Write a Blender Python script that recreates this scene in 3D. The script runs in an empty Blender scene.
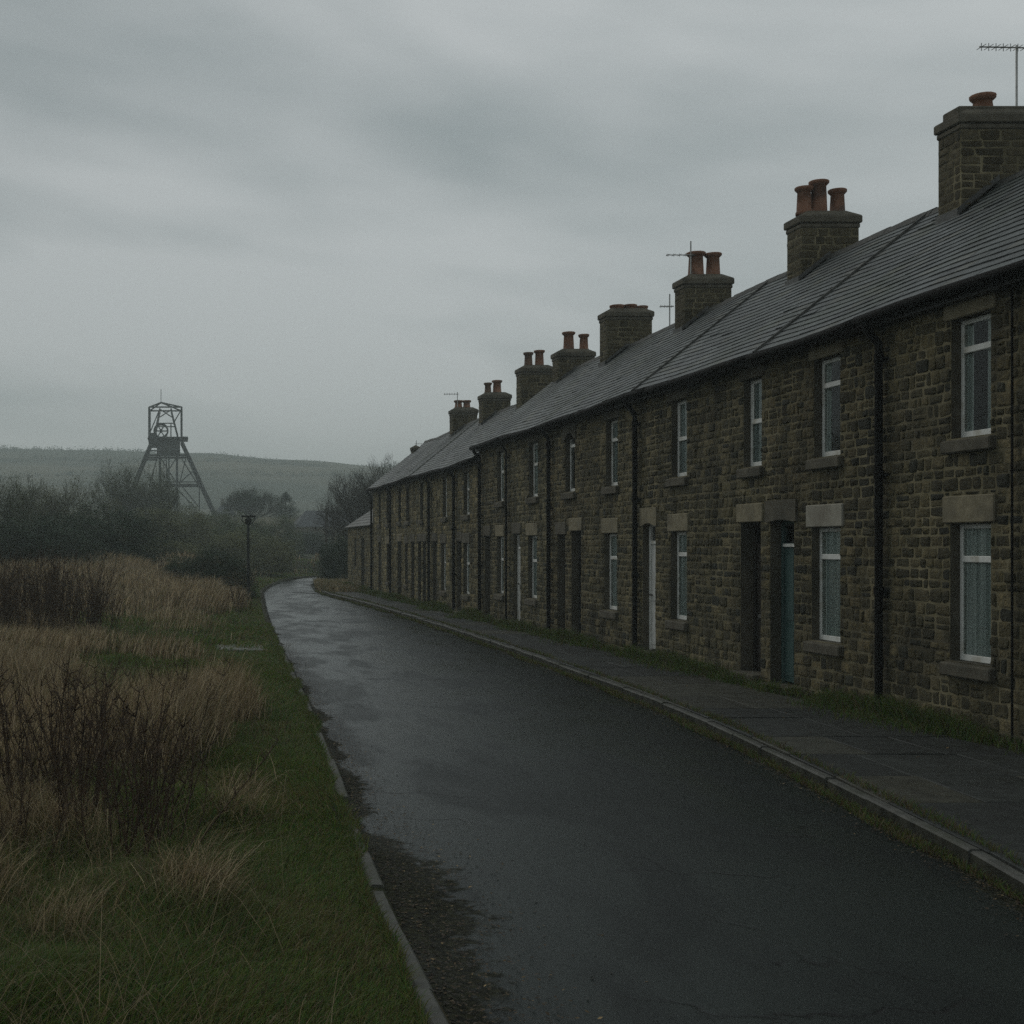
import bpy, math, random
import numpy as np
from mathutils import Vector

R = math.radians
S = bpy.context.scene
COL = S.collection

# ------------------------------------------------------------------ camera
F = 1350.0                       # focal length in pixels of a 1024 px frame
CZ = 1.96
cam = bpy.data.cameras.new("camera"); camo = bpy.data.objects.new("camera", cam)
COL.objects.link(camo); S.camera = camo
cam.sensor_width = 36; cam.lens = F / 1024 * 36
cam.shift_x = (512 - 175) / 1024; cam.shift_y = -(512 - 546) / 1024
camo.location = (0, 0, CZ); camo.rotation_euler = (R(90), 0, 0)
cam.clip_start = .05; cam.clip_end = 6000

# ------------------------------------------------------------------ sky and light
SUN_EL, SUN_ROT = R(38), R(-35)
W = bpy.data.worlds.new("World"); S.world = W; W.use_nodes = True
nt = W.node_tree; N = nt.nodes; L = nt.links
for n in list(N): N.remove(n)
def wn(t, **k):
    n = N.new(t)
    for a, b in k.items(): setattr(n, a, b)
    return n
def wmath(op, a, b=None, c=None):
    n = wn('ShaderNodeMath', operation=op)
    for i, q in enumerate((a, b, c)):
        if q is None: continue
        if isinstance(q, (int, float)): n.inputs[i].default_value = q
        else: L.new(q, n.inputs[i])
    return n.outputs[0]
out = wn('ShaderNodeOutputWorld'); bg = wn('ShaderNodeBackground'); L.new(bg.outputs[0], out.inputs[0])
sky = wn('ShaderNodeTexSky'); sky.sky_type = 'NISHITA'; sky.sun_disc = False
sky.sun_elevation = SUN_EL; sky.sun_rotation = SUN_ROT
bg.inputs[1].default_value = 0.1
tc = wn('ShaderNodeTexCoord'); sp = wn('ShaderNodeSeparateXYZ'); L.new(tc.outputs['Generated'], sp.inputs[0])
# broad soft bands of cloud, tilted across the sky
band = wmath('ADD', wmath('MULTIPLY', sp.outputs[2], 6.2), wmath('MULTIPLY', sp.outputs[0], 1.05))
cb = wn('ShaderNodeCombineXYZ')
L.new(wmath('MULTIPLY', sp.outputs[0], 1.9), cb.inputs[0]); L.new(wmath('ADD', band, 3.4), cb.inputs[1]); L.new(wmath('MULTIPLY', sp.outputs[1], 1.5), cb.inputs[2])
n1 = wn('ShaderNodeTexNoise'); n1.inputs['Scale'].default_value = .85; n1.inputs['Detail'].default_value = 3.0; n1.inputs['Roughness'].default_value = .5
n1.inputs['Distortion'].default_value = .5
L.new(cb.outputs[0], n1.inputs['Vector'])
n2 = wn('ShaderNodeTexNoise'); n2.inputs['Scale'].default_value = 3.4; n2.inputs['Detail'].default_value = 5
L.new(cb.outputs[0], n2.inputs['Vector'])
cl = wmath('ADD', wmath('MULTIPLY', n1.outputs[0], .82), wmath('MULTIPLY', n2.outputs[0], .18))
rp = wn('ShaderNodeValToRGB'); e = rp.color_ramp.elements
e[0].position = .385; e[0].color = (2.55, 2.92, 2.97, 1)
e[1].position = .60; e[1].color = (4.75, 5.0, 5.02, 1)
L.new(cl, rp.inputs[0])
# the cloud deck is brighter ahead and to the right, where it is thinner
br = wmath('ADD', wmath('MULTIPLY', sp.outputs[0], .22), wmath('ADD', wmath('MULTIPLY', sp.outputs[1], .12), .82))
br = wmath('ADD', br, wmath('MULTIPLY', wmath('POWER', wmath('SUBTRACT', 1.0, wmath('MINIMUM', wmath('MAXIMUM', sp.outputs[2], 0.0), 1.0)), 7.0), .12))
vm = wn('ShaderNodeVectorMath', operation='SCALE'); L.new(rp.outputs[0], vm.inputs[0]); L.new(br, vm.inputs['Scale'])
mx = wn('ShaderNodeMix', data_type='RGBA'); mx.inputs[0].default_value = .96
L.new(sky.outputs[0], mx.inputs[6]); L.new(vm.outputs[0], mx.inputs[7]); L.new(mx.outputs[2], bg.inputs[0])

sl = bpy.data.lights.new("sun", 'SUN'); sl.energy = .5; sl.angle = R(40); sl.color = (1, .96, .9)
so = bpy.data.objects.new("sun", sl); COL.objects.link(so)
so.rotation_euler = (R(90) - SUN_EL, 0, R(180) - SUN_ROT)

S.view_settings.view_transform = 'Standard'; S.view_settings.look = 'None'
S.view_settings.exposure = .15; S.view_settings.gamma = 1
S.render.engine = 'CYCLES'
S.cycles.max_bounces = 6; S.cycles.diffuse_bounces = 3; S.cycles.glossy_bounces = 3
S.cycles.transparent_max_bounces = 8; S.cycles.volume_bounces = 1; S.cycles.use_denoising = False
S.cycles.caustics_reflective = False; S.cycles.caustics_refractive = False

# ------------------------------------------------------------------ materials
def mat(name, c1, c2=None, scale=4, rough=.8, bump=0, bscale=None, spec=.3, tint=False, rvar=0, metal=0,
        bdist=.01, c3=None, s3=.5, sss=0, stretch=None, lo=.35, hi=.65, stain=False):
    m = bpy.data.materials.new(name); m.use_nodes = True
    t = m.node_tree; nn = t.nodes; ll = t.links; p = nn['Principled BSDF']
    p.inputs['Roughness'].default_value = rough; p.inputs['Metallic'].default_value = metal
    p.inputs['Specular IOR Level'].default_value = spec
    g = nn.new('ShaderNodeNewGeometry'); vec = g.outputs['Position']
    if stretch:
        mp = nn.new('ShaderNodeMapping'); mp.inputs['Scale'].default_value = stretch
        ll.new(vec, mp.inputs[0]); vec = mp.outputs[0]
    def noise(sc, det=6):
        q = nn.new('ShaderNodeTexNoise'); q.inputs['Scale'].default_value = sc; q.inputs['Detail'].default_value = det
        ll.new(vec, q.inputs['Vector']); return q.outputs[0]
    def mixc(f, a, b, mode='MIX'):
        q = nn.new('ShaderNodeMix'); q.data_type = 'RGBA'; q.blend_type = mode
        if isinstance(f, (int, float)): q.inputs[0].default_value = f
        else: ll.new(f, q.inputs[0])
        for s, i in ((a, 6), (b, 7)):
            if isinstance(s, tuple): q.inputs[i].default_value = (*s, 1)
            else: ll.new(s, q.inputs[i])
        return q.outputs[2]
    def remap(x, a, b, c=0, d=1):
        q = nn.new('ShaderNodeMapRange'); ll.new(x, q.inputs[0])
        for i, v in enumerate((a, b, c, d)): q.inputs[1 + i].default_value = v
        return q.outputs[0]
    col = c1
    if c2: col = mixc(remap(noise(scale), lo, hi), c1, c2)
    if c3: col = mixc(remap(noise(s3, 4), .5, .68), col, c3)
    if stain:                     # soot and damp streaks running down the wall
        mp = nn.new('ShaderNodeMapping'); mp.inputs['Scale'].default_value = (1, 1.5, .16); ll.new(g.outputs['Position'], mp.inputs[0])
        q = nn.new('ShaderNodeTexNoise'); q.inputs['Scale'].default_value = 1.6; q.inputs['Detail'].default_value = 7; ll.new(mp.outputs[0], q.inputs['Vector'])
        col = mixc(remap(q.outputs[0], .42, .66, 0, .75), col, mixc(1.0, col, (.38, .40, .40), 'MULTIPLY'))
    if tint:
        at = nn.new('ShaderNodeAttribute'); at.attribute_name = 'tint'
        col = mixc(1.0, col, at.outputs['Color'], 'MULTIPLY')
    if isinstance(col, tuple): p.inputs['Base Color'].default_value = (*col, 1)
    else: ll.new(col, p.inputs['Base Color'])
    if rvar: ll.new(remap(noise(scale * .35, 5), .35, .65, rough - rvar, rough + rvar), p.inputs['Roughness'])
    if bump:
        b = nn.new('ShaderNodeBump'); b.inputs['Strength'].default_value = bump; b.inputs['Distance'].default_value = bdist
        ll.new(noise(bscale or scale * 6, 8), b.inputs['Height']); ll.new(b.outputs[0], p.inputs['Normal'])
    return m

M = {}
M['mortar'] = mat('mortar', (.15, .132, .077), (.27, .235, .145), 2.2, .95, .5, 60, .15, c3=(.085, .075, .052), s3=.7, stain=True)
M['stone'] = mat('rubble_stone', (.55, .56, .55), (1.45, 1.42, 1.28), 16, .88, 1.0, 38, .25, tint=True, bdist=.022, c3=(.60, .61, .58), s3=.55, lo=.3, hi=.7, stain=True)
M['chimney_stone'] = mat('chimney_stone', (.75, .75, .75), (1.2, 1.18, 1.1), 16, .9, .7, 60, .2, tint=True)
M['dressed'] = mat('dressed_stone', (.20, .175, .115), (.28, .245, .165), 9, .9, .35, 50, .2, c3=(.14, .125, .09), s3=1.6)
M['dressed_pale'] = mat('pale_dressed_stone', (.30, .285, .235), (.37, .35, .29), 9, .9, .35, 50, .2, c3=(.22, .2, .16), s3=1.6)
M['dressed_dark'] = mat('sooty_dressed_stone', (.085, .077, .058), (.135, .122, .092), 7, .9, .4, 40, .2, c3=(.07, .066, .05), s3=1.4)
M['slate'] = mat('wet_slate', (.75, .75, .75), (1.25, 1.25, 1.25), 7, .55, .3, 30, .42, tint=True, rvar=.06, c3=(.8, .86, .7), s3=1.1)
M['slate_back'] = mat('slate_bed', (.03, .033, .034), (.045, .048, .048), 5, .7, .2, 30, .3)
M['ridge'] = mat('ridge_tile', (.045, .046, .042), (.08, .08, .072), 6, .75, .3, 40, .3)
M['lead'] = mat('lead_flashing', (.05, .052, .048), (.10, .10, .095), 5, .6, .2, 30, .4)
M['black_iron'] = mat('black_painted_iron', (.006, .006, .0055), (.012, .011, .010), 6, .85, .15, 40, .1)
M['white_paint'] = mat('weathered_white_paint', (.72, .73, .69), (.82, .82, .78), 8, .45, .1, 40, .4, c3=(.55, .53, .46), s3=5)
M['teal'] = mat('teal_door_paint', (.040, .085, .080), (.055, .105, .098), 6, .5, .1, 60, .4)
M['brown_door'] = mat('dark_stained_door', (.018, .014, .011), (.032, .025, .019), 8, .55, .2, 40, .4, stretch=(4, 4, .4))
M['soot_door'] = mat('black_door_paint', (.012, .012, .012), (.02, .02, .019), 8, .5, .1, 40, .4)
M['white_door'] = mat('white_door_paint', (.55, .55, .52), (.68, .68, .65), 5, .5, .1, 40, .4)
M['metal'] = mat('dull_steel', (.3, .3, .29), (.42, .42, .4), 10, .4, 0, None, .5, metal=.8)
M['pot'] = mat('terracotta', (.17, .085, .052), (.26, .135, .085), 7, .85, .3, 50, .2, c3=(.10, .06, .045), s3=3)
M['pot_buff'] = mat('sooty_terracotta', (.10, .065, .045), (.17, .105, .07), 7, .85, .3, 50, .2)
M['curtain'] = mat('net_curtain', (.46, .52, .50), (.74, .78, .755), 1, .9, stretch=(0, 42, .4), lo=.4, hi=.6)  # vertical tone bands put fold shading into the net's colour
M['drape'] = mat('grey_drape', (.32, .37, .36), (.52, .57, .56), 1, .9, stretch=(0, 30, .4), lo=.4, hi=.6)  # same bands, fold shading in the cloth colour
M['room'] = mat('dark_plaster', (.03, .032, .03), (.05, .05, .047), 2, .9)
def asphalt():
    m = bpy.data.materials.new('wet_asphalt'); m.use_nodes = True; t = m.node_tree; nn = t.nodes; ll = t.links; p = nn['Principled BSDF']
    g = nn.new('ShaderNodeNewGeometry'); pos = g.outputs['Position']
    def noise(sc, det=5, st=None, dis=0):
        v = pos
        if st: mp = nn.new('ShaderNodeMapping'); mp.inputs['Scale'].default_value = st; ll.new(pos, mp.inputs[0]); v = mp.outputs[0]
        q = nn.new('ShaderNodeTexNoise'); q.inputs['Scale'].default_value = sc; q.inputs['Detail'].default_value = det; q.inputs['Distortion'].default_value = dis; ll.new(v, q.inputs['Vector']); return q.outputs[0]
    def rng_(x, a, b, c=0, d=1):
        q = nn.new('ShaderNodeMapRange'); ll.new(x, q.inputs[0])
        for i, v in enumerate((a, b, c, d)): q.inputs[1 + i].default_value = v
        return q.outputs[0]
    def mth(op, a, b):
        q = nn.new('ShaderNodeMath'); q.operation = op
        for i, v in enumerate((a, b)):
            if isinstance(v, (int, float)): q.inputs[i].default_value = v
            else: ll.new(v, q.inputs[i])
        return q.outputs[0]
    def mixc(f, a, b):
        q = nn.new('ShaderNodeMix'); q.data_type = 'RGBA'; ll.new(f, q.inputs[0])
        for v, i in ((a, 6), (b, 7)):
            if isinstance(v, tuple): q.inputs[i].default_value = (*v, 1)
            else: ll.new(v, q.inputs[i])
        return q.outputs[2]
    at = nn.new('ShaderNodeAttribute'); at.attribute_name = 'tint'
    md = rng_(mth('ADD', at.outputs['Fac'], mth('MULTIPLY', mth('SUBTRACT', noise(9, 8, None, .6), .5), 1.3)), .42, .62)
    damp = rng_(mth('ADD', mth('MULTIPLY', noise(.8, 7, (1, .4, 1), .8), .7), mth('MULTIPLY', noise(3.5, 6, (1, .25, 1), .5), .3)), .44, .56)           # damp and dry patches
    agg = noise(170, 3)
    col = mixc(damp, (.007, .0100, .0090), (.0155, .0215, .0195)); col = mixc(rng_(agg, .5, .75), col, (.050, .058, .053))
    vor = nn.new('ShaderNodeTexVoronoi'); vor.feature = 'DISTANCE_TO_EDGE'; vor.inputs['Scale'].default_value = .42
    mp = nn.new('ShaderNodeMapping'); ll.new(pos, mp.inputs[0]); mp.inputs['Scale'].default_value = (.55, 1, 1)
    va = nn.new('ShaderNodeVectorMath'); va.operation = 'ADD'; ll.new(mp.outputs[0], va.inputs[0])
    nz = nn.new('ShaderNodeTexNoise'); nz.inputs['Scale'].default_value = 1.3; nz.inputs['Detail'].default_value = 6; ll.new(pos, nz.inputs['Vector'])
    sc_ = nn.new('ShaderNodeVectorMath'); sc_.operation = 'SCALE'; sc_.inputs['Scale'].default_value = 1.1; ll.new(nz.outputs['Color'], sc_.inputs[0]); ll.new(sc_.outputs[0], va.inputs[1])
    ll.new(va.outputs[0], vor.inputs['Vector'])
    crack = mth('MULTIPLY', rng_(vor.outputs['Distance'], 0, .012, 1, 0), rng_(noise(.5), .5, .6))
    col = mixc(crack, col, (.006, .006, .006)); col = mixc(md, col, mixc(rng_(noise(26, 6), .42, .62), (.008, .009, .005), (.026, .027, .012)))
    ll.new(col, p.inputs['Base Color'])
    ro = mth('ADD', rng_(damp, 0, 1, .40, .21), rng_(noise(2.3, 6, (1, .5, 1)), .3, .7, -.05, .05)); ro = mth('ADD', ro, mth('MULTIPLY', md, .45)); ll.new(ro, p.inputs['Roughness'])
    p.inputs['Specular IOR Level'].default_value = .105
    b = nn.new('ShaderNodeBump'); b.inputs['Strength'].default_value = .42; b.inputs['Distance'].default_value = .010
    hh = mth('ADD', mth('MULTIPLY', agg, .7), mth('MULTIPLY', crack, -1.2)); hh = mth('ADD', hh, mth('MULTIPLY', md, mth('MULTIPLY', noise(30, 6), 3.0)))
    ll.new(hh, b.inputs['Height']); ll.new(b.outputs[0], p.inputs['Normal']); return m
M['asphalt'] = asphalt()
M['soil'] = mat('dark_soil', (.012, .011, .008), (.03, .026, .016), 6, .8, .8, 40, .3, bdist=.03, c3=(.018, .024, .009), s3=2.2)
M['flag'] = mat('pavement_flag', (.7, .7, .7), (1.3, 1.3, 1.3), 6, .62, .6, 90, .3, tint=True, rvar=.13, bdist=.006)
M['kerb'] = mat('kerb_stone', (.046, .047, .040), (.090, .090, .078), 7, .7, .4, 60, .35, c3=(.035, .04, .022), s3=1.8)
M['kerb_face'] = mat('kerb_face', (.014, .015, .009), (.05, .05, .036), 7, .85, .5, 50, .2)  # darker tone for the kerb side towards the road
M['ground'] = mat('rough_ground', (.016, .020, .009), (.042, .036, .018), 1.5, .95, .6, 12, .15, c3=(.018, .028, .010), s3=.35)
M['grass'] = mat('grass_blade', (1, 1, 1), (.8, .8, .8), 2, .7, 0, None, .25, tint=True)
M['twig'] = mat('bare_twig', (.05, .052, .034), (.10, .098, .064), 3, .9, 0, None, .15)
M['bark'] = mat('wet_bark', (.035, .031, .024), (.07, .062, .046), 5, .9, .4, 40, .2)
M['weed'] = mat('dead_weed_stem', (.038, .026, .018), (.105, .072, .045), 9, .85, 0, None, .2)
M['leaf_a'] = mat('dull_olive_leaf', (.052, .082, .034), (.125, .150, .064), .9, .8, 0, None, .2)
M['leaf_b'] = mat('dark_green_leaf', (.018, .038, .021), (.045, .074, .038), .9, .8, 0, None, .2)
M['leaf_c'] = mat('brownish_leaf', (.105, .12, .055), (.19, .195, .09), .9, .8, 0, None, .2)
M['litter'] = mat('fallen_leaf', (1, 1, 1), (.8, .8, .8), 3, .7, 0, None, .3, tint=True)
M['steel'] = mat('rusty_dark_steel', (.011, .015, .014), (.026, .028, .024), 1, .7, .2, 6, .3)
M['wood'] = mat('weathered_timber', (.05, .044, .034), (.09, .08, .062), 4, .85, .3, 30, .2, stretch=(5, 5, .5))
M['concrete'] = mat('old_concrete', (.11, .115, .10), (.19, .19, .17), 5, .8, .4, 40, .3)
M['far_roof'] = mat('blue_grey_roof', (.03, .036, .042), (.045, .052, .06), 1, .7)
M['far_wall'] = mat('far_stone', (.11, .10, .08), (.16, .145, .11), 1, .9)
def grass_mat():
    m = mat('grass_blade', (1, 1, 1), (.8, .8, .8), 2, .65, 0, None, .25, tint=True); t = m.node_tree; nn = t.nodes; ll = t.links
    p = nn['Principled BSDF']; tr = nn.new('ShaderNodeBsdfTranslucent'); mx = nn.new('ShaderNodeMixShader'); mx.inputs[0].default_value = .42
    ll.new(p.inputs['Base Color'].links[0].from_socket, tr.inputs[0]); ll.new(p.outputs[0], mx.inputs[1]); ll.new(tr.outputs[0], mx.inputs[2])
    ll.new(mx.outputs[0], nn['Material Output'].inputs[0]); return m
M['grass'] = grass_mat()
def glass_mat():
    m = bpy.data.materials.new('window_glass'); m.use_nodes = True
    t = m.node_tree; nn = t.nodes; ll = t.links; nn.remove(nn['Principled BSDF'])
    gl = nn.new('ShaderNodeBsdfGlossy'); gl.inputs['Roughness'].default_value = .03
    tr = nn.new('ShaderNodeBsdfTransparent'); tr.inputs[0].default_value = (.93, .97, .95, 1)
    fr = nn.new('ShaderNodeFresnel'); fr.inputs[0].default_value = 1.36
    mx = nn.new('ShaderNodeMixShader'); ll.new(fr.outputs[0], mx.inputs[0]); ll.new(tr.outputs[0], mx.inputs[1]); ll.new(gl.outputs[0], mx.inputs[2])
    ll.new(mx.outputs[0], nn['Material Output'].inputs[0]); return m
M['glass'] = glass_mat()

# ------------------------------------------------------------------ helpers
class MB:
    def __init__(s): s.v = []; s.f = []; s.m = []; s.c = []; s.tinted = False
    def add(s, vs, fs, m=0, c=None):
        o = len(s.v); s.v.extend(vs)
        for f in fs: s.f.append(tuple(i + o for i in f)); s.m.append(m)
        if c is not None: s.tinted = True
        s.c.extend([c or (1, 1, 1)] * len(vs))
    def box(s, x0, x1, y0, y1, z0, z1, m=0, c=None, bev=0):
        if bev <= 0:
            s.add([(x, y, z) for z in (z0, z1) for y in (y0, y1) for x in (x0, x1)],
                  [(0, 2, 3, 1), (4, 5, 7, 6), (0, 1, 5, 4), (2, 6, 7, 3), (0, 4, 6, 2), (1, 3, 7, 5)], m, c)
            return
        b = min(bev, (x1 - x0) * .45, (y1 - y0) * .45, (z1 - z0) * .45)
        P = []
        for z, i in ((z0, b), (z0 + b, 0), (z1 - b, 0), (z1, b)):
            x_0, x_1, y_0, y_1 = x0 + i, x1 - i, y0 + i, y1 - i
            cut = b * .9 if i == 0 else 0
            P.append([(x_0 + cut, y_0, z), (x_1 - cut, y_0, z), (x_1, y_0 + cut, z), (x_1, y_1 - cut, z),
                      (x_1 - cut, y_1, z), (x_0 + cut, y_1, z), (x_0, y_1 - cut, z), (x_0, y_0 + cut, z)])
        vs = [p for r in P for p in r]; fs = []
        for r in range(3):
            for k in range(8):
                a, d = r * 8 + k, r * 8 + (k + 1) % 8
                fs.append((a, d, d + 8, a + 8))
        fs.append(tuple(range(7, -1, -1))); fs.append(tuple(range(24, 32)))
        s.add(vs, fs, m, c)
    def tube(s, pts, r, n=6, m=0, c=None, cap=True):
        pts = [Vector(p) for p in pts]; rs = r if isinstance(r, (list, tuple)) else [r] * len(pts)
        vs = []; fs = []
        for i, p in enumerate(pts):
            d = (pts[min(i + 1, len(pts) - 1)] - pts[max(i - 1, 0)]).normalized()
            a = d.cross(Vector((0, 0, 1)) if abs(d.z) < .9 else Vector((1, 0, 0))).normalized(); b = d.cross(a)
            for k in range(n):
                t = 2 * math.pi * k / n; vs.append(tuple(p + (a * math.cos(t) + b * math.sin(t)) * rs[i]))
        for i in range(len(pts) - 1):
            for k in range(n):
                q = (k + 1) % n; fs.append((i * n + k, i * n + q, i * n + n + q, i * n + n + k))
        if cap: fs.append(tuple(range(n - 1, -1, -1))); fs.append(tuple(range((len(pts) - 1) * n, len(pts) * n)))
        s.add(vs, fs, m, c)
    def lathe(s, x, y, prof, n=14, m=0):
        vs = [(x + r * math.cos(2 * math.pi * k / n), y + r * math.sin(2 * math.pi * k / n), z) for r, z in prof for k in range(n)]
        fs = [(i * n + k, i * n + (k + 1) % n, i * n + n + (k + 1) % n, i * n + n + k) for i in range(len(prof) - 1) for k in range(n)]
        fs.append(tuple(range(n - 1, -1, -1))); s.add(vs, fs, m)
    def prism(s, poly, h, axis='x', m=0):
        """poly in (y,z) extruded along x over h=(x0,x1)"""
        n = len(poly); vs = [(h[0], a, b) for a, b in poly] + [(h[1], a, b) for a, b in poly]
        fs = [(i, (i + 1) % n, (i + 1) % n + n, i + n) for i in range(n)] + [tuple(range(n - 1, -1, -1)), tuple(range(n, 2 * n))]
        s.add(vs, fs, m)
    def build(s, name, mats, parent=None, smooth=False):
        me = bpy.data.meshes.new(name); o = bpy.data.objects.new(name, me); COL.objects.link(o)
        org = Vector((0, 0, 0))
        if parent:
            o.parent = parent; q = parent
            while q: org = org + q.location; q = q.parent
        me.from_pydata([(a - org.x, b - org.y, c - org.z) for a, b, c in s.v], [], s.f)
        for q in (mats if isinstance(mats, (list, tuple)) else [mats]): me.materials.append(q)
        me.polygons.foreach_set('material_index', s.m)
        if s.tinted:
            at = me.color_attributes.new('tint', 'FLOAT_COLOR', 'POINT')
            at.data.foreach_set('color', np.hstack([np.array(s.c, np.float32), np.ones((len(s.c), 1), np.float32)]).ravel())
        if smooth: me.polygons.foreach_set('use_smooth', [True] * len(s.f))
        me.update(); return o

def npmesh(name, v, f, mats, parent=None, col=None):
    me = bpy.data.meshes.new(name); o = bpy.data.objects.new(name, me); COL.objects.link(o)
    if parent: o.parent = parent
    k = f.shape[1]
    me.vertices.add(len(v)); me.vertices.foreach_set('co', v.astype(np.float32).ravel())
    me.loops.add(f.size); me.loops.foreach_set('vertex_index', f.astype(np.int32).ravel())
    me.polygons.add(len(f)); me.polygons.foreach_set('loop_start', np.arange(0, f.size, k, dtype=np.int32))
    me.update(calc_edges=True)
    me.materials.append(mats)
    if col is not None:
        at = me.color_attributes.new('tint', 'FLOAT_COLOR', 'POINT')
        at.data.foreach_set('color', np.hstack([col, np.ones((len(col), 1))]).astype(np.float32).ravel())
    return o

def tag(o, label=None, cat=None, group=None, kind=None):
    for k, v in (('label', label), ('category', cat), ('group', group), ('kind', kind)):
        if v: o[k] = v
    return o
def empty(name, loc, label=None, cat=None, group=None):
    o = bpy.data.objects.new(name, None); COL.objects.link(o); o.location = loc; o.empty_display_size = .3
    return tag(o, label, cat, group)

rng = random.Random(11)
def sn(x, y, s=0.0):             # cheap smooth noise about -1..1
    return (np.sin(x * 1.3 + 2.1 * s + 1.7 * np.sin(y * .9 + s)) + np.sin(y * 1.7 - 1.3 * s + 1.4 * np.sin(x * 1.1 + 2 * s)) + np.sin((x + y) * .83 + s * 3.3)) / 3

# ------------------------------------------------------------------ plan curves
LP = [(1.02, -40), (1.10, 0), (1.15, 5.87), (1.19, 7.3), (1.28, 9.24), (1.6, 14.9), (2.06, 25.8), (2.62, 38), (3.3, 50), (4.0, 61), (5.2, 71), (7.0, 82), (10.5, 92), (20, 100), (42, 106)]
RP = [(3.0, -40), (4.25, 0), (4.70, 6.2), (4.97, 7.9), (5.2, 9.2), (6.0, 15.7), (6.42, 24), (6.66, 36.9), (6.6, 47), (6.4, 57.8), (6.9, 67), (8.2, 77), (12, 85), (20.5, 91.5), (42, 97)]
def spline(P, n=12):
    o = []
    for i in range(len(P) - 1):
        p0, p1, p2, p3 = (np.array(P[max(0, min(len(P) - 1, i + k))], float) for k in (-1, 0, 1, 2))
        d = np.linalg.norm(p2 - p1)
        m1 = (p2 - p0) / max(1e-6, np.linalg.norm(p2 - p1) + np.linalg.norm(p1 - p0)) * d
        m2 = (p3 - p1) / max(1e-6, np.linalg.norm(p3 - p2) + np.linalg.norm(p2 - p1)) * d
        for k in range(n):
            t = k / n; t2, t3 = t * t, t * t * t
            o.append((2 * t3 - 3 * t2 + 1) * p1 + (t3 - 2 * t2 + t) * m1 + (-2 * t3 + 3 * t2) * p2 + (t3 - t2) * m2)
    o.append(np.array(P[-1], float)); return np.array(o)
LC, RC = spline(LP), spline(RP)
def left_x(y): return np.interp(y, LC[:, 1], LC[:, 0])
def right_x(y): return np.interp(y, RC[:, 1], RC[:, 0])
WX = 8.28                        # plane of the house fronts

# ------------------------------------------------------------------ terrain
def sst(a, b, x):
    t = np.clip((x - a) / (b - a), 0, 1); return t * t * (3 - 2 * t)
def base_z(x, y):
    x = np.asarray(x, float); y = np.asarray(y, float)
    near = .035 * sn(x * 1.1, y * .9, 1) + .02 * sn(x * 3, y * 3, 4)
    z = near * sst(0, 1.5, left_x(np.clip(y, -40, 106)) - x) - .025
    z = z + 7.2 * sst(100, 225, y) + 2.5 * sst(225, 380, y)
    z = z + .95 * sst(28, 84, y) * sst(.8, 6.5, left_x(np.clip(y, -40, 106)) - x) * (1 - sst(112, 190, y)) + .6 * sn(x * .05, y * .04, 2) * sst(60, 160, y)
    top = 34 + 1.6 * sn(x * .009, 0, 3) - np.clip(x, -160, 220) * .050 + 1.4 * sn(x * .035, 1, 6) * .5 + .7 * sn(x * .11, 2, 5)
    z = z + top * sst(330, 640, y) + 1.8 * sn(x * .02, y * .02, 7) * sst(350, 480, y) * (1 - sst(560, 640, y))
    return z
def ground_z(x, y):
    z = base_z(x, y)
    road = (x > left_x(np.clip(y, -40, 106)) + .005)
    k = sst(108, 122, y)
    return np.where(road, -.17 * (1 - k) + (z) * k, z)
offs = np.concatenate([-np.geomspace(900, 9, 46), -np.linspace(8.6, .3, 36), [-.15, -.05, 0, .012, .3, 2, 4, 7], np.geomspace(9, 880, 46)])
ys = np.concatenate([[-58], np.linspace(-40, 3, 18), np.linspace(3.3, 30, 90), np.linspace(30.6, 110, 90), np.geomspace(112, 330, 34), np.linspace(338, 660, 70), np.geomspace(680, 1500, 10)])
gx = []; gy = []
for y in ys:
    lx = float(left_x(min(max(y, -40), 106))) * (1 - float(sst(112, 140, y)))
    gx.append(lx + offs); gy.append(np.full(len(offs), y))
gx = np.array(gx); gy = np.array(gy); gz = ground_z(gx, gy)
# re-evaluate the kerb drop by column so the step stays clean
c0 = len(offs) - 46 - 5
nr, nc = gx.shape
idx = np.arange(nr * nc).reshape(nr, nc)
fq = np.stack([idx[:-1, :-1], idx[:-1, 1:], idx[1:, 1:], idx[1:, :-1]], -1).reshape(-1, 4)
g = npmesh('ground', np.stack([gx, gy, gz], -1).reshape(-1, 3), fq, M['ground']); g['kind'] = 'structure'
g.data.polygons.foreach_set('use_smooth', [True] * len(fq))
# hill: fields and scrub as real colours of the land
hm = mat('hillside', (.045, .055, .034), (.115, .105, .066), .018, .95, 0, None, .1, c3=(.022, .032, .020), s3=.045, lo=.42, hi=.58, stretch=(.6, .5, 1.6))
g.data.materials.append(hm)
cyy = gy.reshape(-1)[fq[:, 0]]
g.data.polygons.foreach_set('material_index', (cyy > 118).astype(np.int32))

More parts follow.
